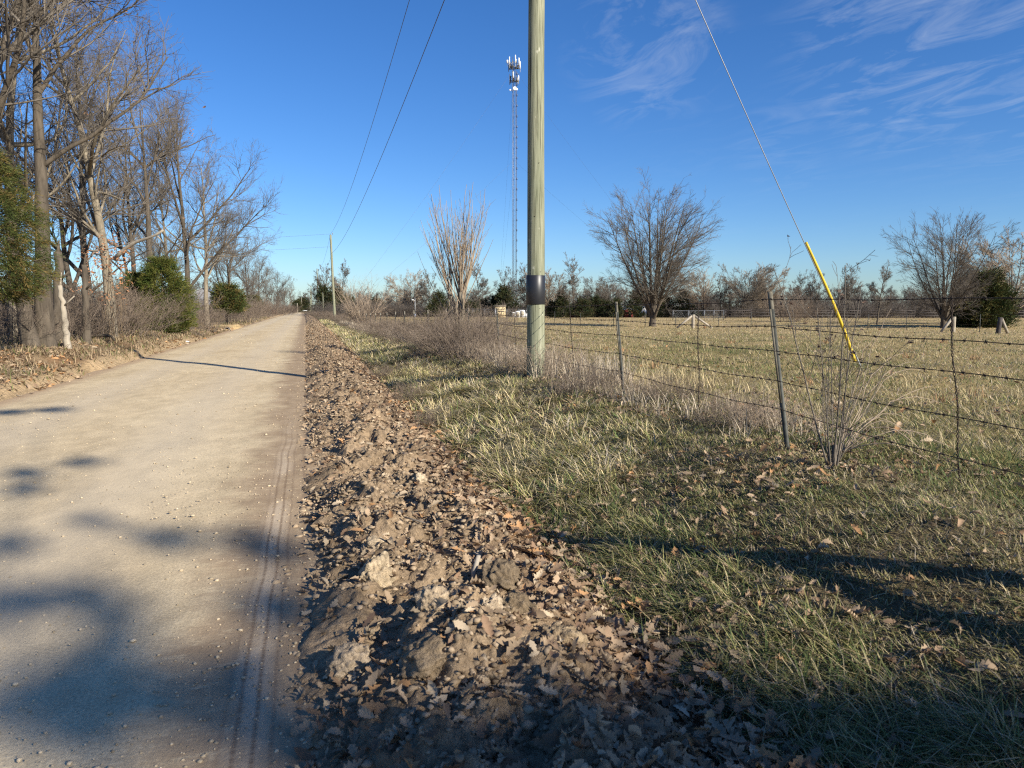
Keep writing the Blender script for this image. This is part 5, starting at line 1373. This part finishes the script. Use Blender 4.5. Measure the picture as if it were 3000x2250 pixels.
for a in ((20, 19, .75, 'leafless bush at the left edge below the near cedar'), (150, 22, .8, 'leafless bush behind the bleached broken trunk'), (232, 24, .85, 'leafless bush left of the patchy oak foot'), (290, 26.5, 1.1, 'tall leafless bush behind the patchy oak'), (375, 28, .9, 'leafless bush right of the patchy oak'),
          (420, 38, 1.2, 'tangled bush behind the pale thin cedar'), (535, 37, .85, 'pale brown bush right of the dense green cedar'), (580, 43, .85, 'bush left of the driveway mouth'), (505, 44, 1.3, 'bush behind the dense green cedar'), (640, 63, 1.15, 'bush behind the small olive cedar on its left'), (695, 66, 1.25, 'reddish bush right of the small olive cedar'), (712, 76, 1.35, 'reddish tall bush in the thicket past the driveway'),
          (735, 88, 1.4, 'thicket bush in the middle of the far left hedge'), (758, 100, 1.5, 'bush before the olive cedar of the far hedge'), (778, 115, 1.5, 'bush left of the rusty gate'), (818, 150, 1.4, 'bush right of the rusty gate'), (835, 185, 1.6, 'second last bush of the left hedge'), (850, 235, 1.8, 'last bush of the left hedge by the road end'), (60, 25, 1.2, 'bush behind the leaning trunk'), (340, 33, 1.3, 'dark bush far behind the patchy oak'), (190, 30, 1.3, 'dark bush far behind the bleached trunk'), (100, 33, 1.4, 'dark bush deep behind the largest oak'), (460, 50, 1.5, 'bush deep behind the green cedar')):
    bush('thicket', a[0], a[1], a[2] * .9, a[3], zs=.72, group=GL)
bush('thicket', 2310, 74, 1.15, 'reddish brown bush behind the top of the nearest leaning post', group='bushes in the pasture'); bush('thicket', 2350, 76, .95, 'reddish brown bush left of the yellow guard in the distance', group='bushes in the pasture')
x, y, z = gnd(860, 270); bush('thicket', 860, 270, 1.2, 'brown brush pile at the left end of the road', zs=.5, group=GL)

# sapling and dry stalks by the nearest post
rng = np.random.RandomState(61)
sp0 = hit(2440, 1372); t = thing('sapling', 'bare multi-stem sapling just right of the nearest leaning fence post', 'sapling', sp0)
L0 = stems(11, 1.18, .0062, rng, .17, .13, 10, .15, .03, .02, .35, .6, hvar=.4); L1 = child(*L0, 8, rng, .3, 1, 30, 10, .22, .007, 6, .5, .10, .3, .0022); L2 = child(*L1, 3.2, rng, .3, 1, 40, 15, .35, .006, 4, .2, .2, .3, .0018)
mb = MB(); bar(mb, (0, 0, -.1), (.01, 0, .16), .016, 8, .013); tubes(mb, *L0, 6); mb.build('stems', M['twig'], t, True)
mb = MB(); tubes(mb, *L1, 4); tubes(mb, *L2, 3); mb.build('twigs', M['twig'], t, True)
q = L2[0][rng.choice(len(L2[0]), 110), -1]; q = q[q[:, 2] > .75]; mb = MB(); leaves(mb, q[:, 0], q[:, 1], q[:, 2], np.full(len(q), .035), rng, np.tile([.12, .08, .06], (len(q), 1)), 1.0, 3); tag(mb.build('seed_heads', M['litter'], t), kind='stuff')
t = thing('dry_stalks', 'long pale dry stalks arching right from the sapling foot through the wires', 'dry stalks', hit(2500, 1330)); b0_ = np.array(hit(2500, 1330)); mb = MB()
for (ex_, ey_), d0 in (((2720, 1345), 5.0), ((2745, 1372), 4.8), ((2690, 1300), 5.2), ((2760, 1180), 5.6), ((2660, 1060), 6.0), ((2640, 1035), 6.2), ((2700, 1085), 5.9), ((2730, 1130), 5.7), ((2610, 1240), 5.4), ((2780, 1310), 5.1), ((2660, 1225), 5.5), ((2560, 985), 5.8), ((2610, 905), 5.7)):
    e = at(ex_, ey_, d0) - b0_; s = np.linspace(0, 1, 9)[:, None]; Q = e * s + np.array([-.12, 0, .0]) * (1 - s); Q[:, 2] += .18 * np.sin(PI * s[:, 0]) * rng.uniform(.5, 1.3) + .0; Q[:, :2] += rng.normal(0, .012, (9, 2)); tubes(mb, Q, np.linspace(.0042, .0018, 9), 4)
mb.build('stalk', M['brush_pale'], t, True)
t = thing('dry_stalks', 'thin upright straw stalks on the verge left of the big pole', 'dry stalks', hit(1610, 1150)); b0_ = np.array(hit(1610, 1150)); mb = MB()
for k in range(9):
    a = rng.normal(0, .12, 2); Q = np.array([[a[0] * .5, a[1], 0], [a[0] * 1.2, a[1] * 1.1, .3], [a[0] * 2.4 + .05, a[1] * 1.3, .4 + rng.uniform(.05, .25)]]); tubes(mb, Q, np.array([.004, .003, .0015]), 4)
mb.build('stalk', M['brush_pale'], t, True)

# ------------------------------------------------------------------ trees behind the camera towards the sun: they throw the shade on the near road and grass
rng = np.random.RandomState(909)
TG = [(20, 1212, .34), (150, 1207, .3), (225, 1365, .24), (70, 1398, .22), (60, 1445, .2), (265, 1535, .15), (475, 1592, .26), (735, 1590, .24), (800, 1640, .2), (15, 1610, .22), (230, 1750, .24), (20, 1785, .3), (800, 1775, .28), (860, 1810, .2), (250, 1945, .22), (370, 1830, .2), (130, 2040, .34), (230, 2065, .34), (400, 2025, .28), (560, 2080, .22), (640, 1965, .16), (700, 1955, .2), (780, 2150, .26), (330, 2110, .3),
      (1000, 2170, .26), (1180, 2230, .32), (1330, 2060, .15), (1500, 2190, .3), (1650, 2140, .26), (1760, 2050, .2), (1900, 2150, .3), (1990, 2240, .34), (1850, 1915, .16), (1420, 2240, .34), (940, 2240, .26), (1300, 2240, .28), (1950, 2040, .18), (1620, 2240, .32), (1780, 2220, .34), (2080, 2170, .24), (2300, 2215, .26), (2580, 2235, .26), (2850, 2190, .24), (2950, 2080, .2), (2180, 2060, .14), (2480, 2120, .16)]
hs_ = np.array([SUN[0], SUN[1]]) / math.cos(SUN_EL)
for ti, (dist, label, sel) in enumerate(((27, 'leafy oak behind the viewpoint throwing dappled shade on the road', lambda px: px < 900), (23, 'leafy oak behind the viewpoint shading the foreground verge', lambda px: px >= 900))):
    tg = [q for q in TG if sel(q[0])]
    pts = []
    for px, py, sz in tg:
        T = np.array(hit(px, py)); L = (dist + rng.uniform(-2.5, 2.5)) / math.cos(SUN_EL); pts.append(T + SUN * L)
    pts = np.array(pts); base = pts[:, :2].mean(0) + np.array([-SH[1], SH[0]]) * 5.0; bz = z1(*base)
    t = thing('oak_tree', label, 'tree', (base[0], base[1], bz), 0, 'oaks behind the viewpoint')
    hh_ = pts[:, 2].mean() - 2.0; n = 12; s = np.linspace(0, 1, n)
    P0 = np.stack([.25 * np.sin(s * 3), .2 * np.cos(s * 4), -.3 + (hh_ - bz) * s], -1)[None]; R0 = (.24 * (1 - .75 * s) + .1 * np.exp(-s * 9))[None]
    lim = []; lr = []
    for q in pts:
        q = q - np.array([base[0], base[1], bz]); f = np.clip(rng.uniform(.55, .9), 0, 1); a = P0[0, int(f * (n - 1))]; u = np.linspace(0, 1, 9)[:, None]
        lim.append(a + (q - a) * u + np.array([0, 0, -.5]) * np.sin(PI * u) + np.concatenate([np.zeros((1, 3)), rng.normal(0, .06, (7, 3)), np.zeros((1, 3))])); lr.append(np.linspace(.022, .005, 9))
    lim = np.array(lim); lr = np.array(lr)
    tw1 = child(lim, lr, 2.5, rng, .45, 1, 45, 14, .16, .010, 6, .2, .15, .3, .004); tw2 = child(*tw1, 1.6, rng, .2, 1, 40, 14, .5, .01, 4, .2, .18, .3, .004)
    mb = MB(); tubes(mb, P0, R0, 12); tubes(mb, lim, lr, 5); mb.build('trunk', M['bark'], t, True)
    mb = MB(); tubes(mb, *tw1, 3); tubes(mb, *tw2, 3); mb.build('crown', M['twig'], t, True)
    qs = []
    for (px, py, sz), q in zip(tg, pts):
        nlf = int(14 + 620 * sz * sz); qs.append(q - np.array([base[0], base[1], bz]) + rng.normal(0, 1, (nlf, 3)) * np.array([1, 1, .55]) * sz * .40)
    q = np.concatenate(qs); mb = MB(); leaves(mb, q[:, 0], q[:, 1], q[:, 2], rng.uniform(.12, .18, len(q)), rng, np.array([[.30, .17, .09]]) * rng.uniform(.6, 1.3, (len(q), 1)), .5, 2.5); mb.build('dead_leaves', M['litter'], t)
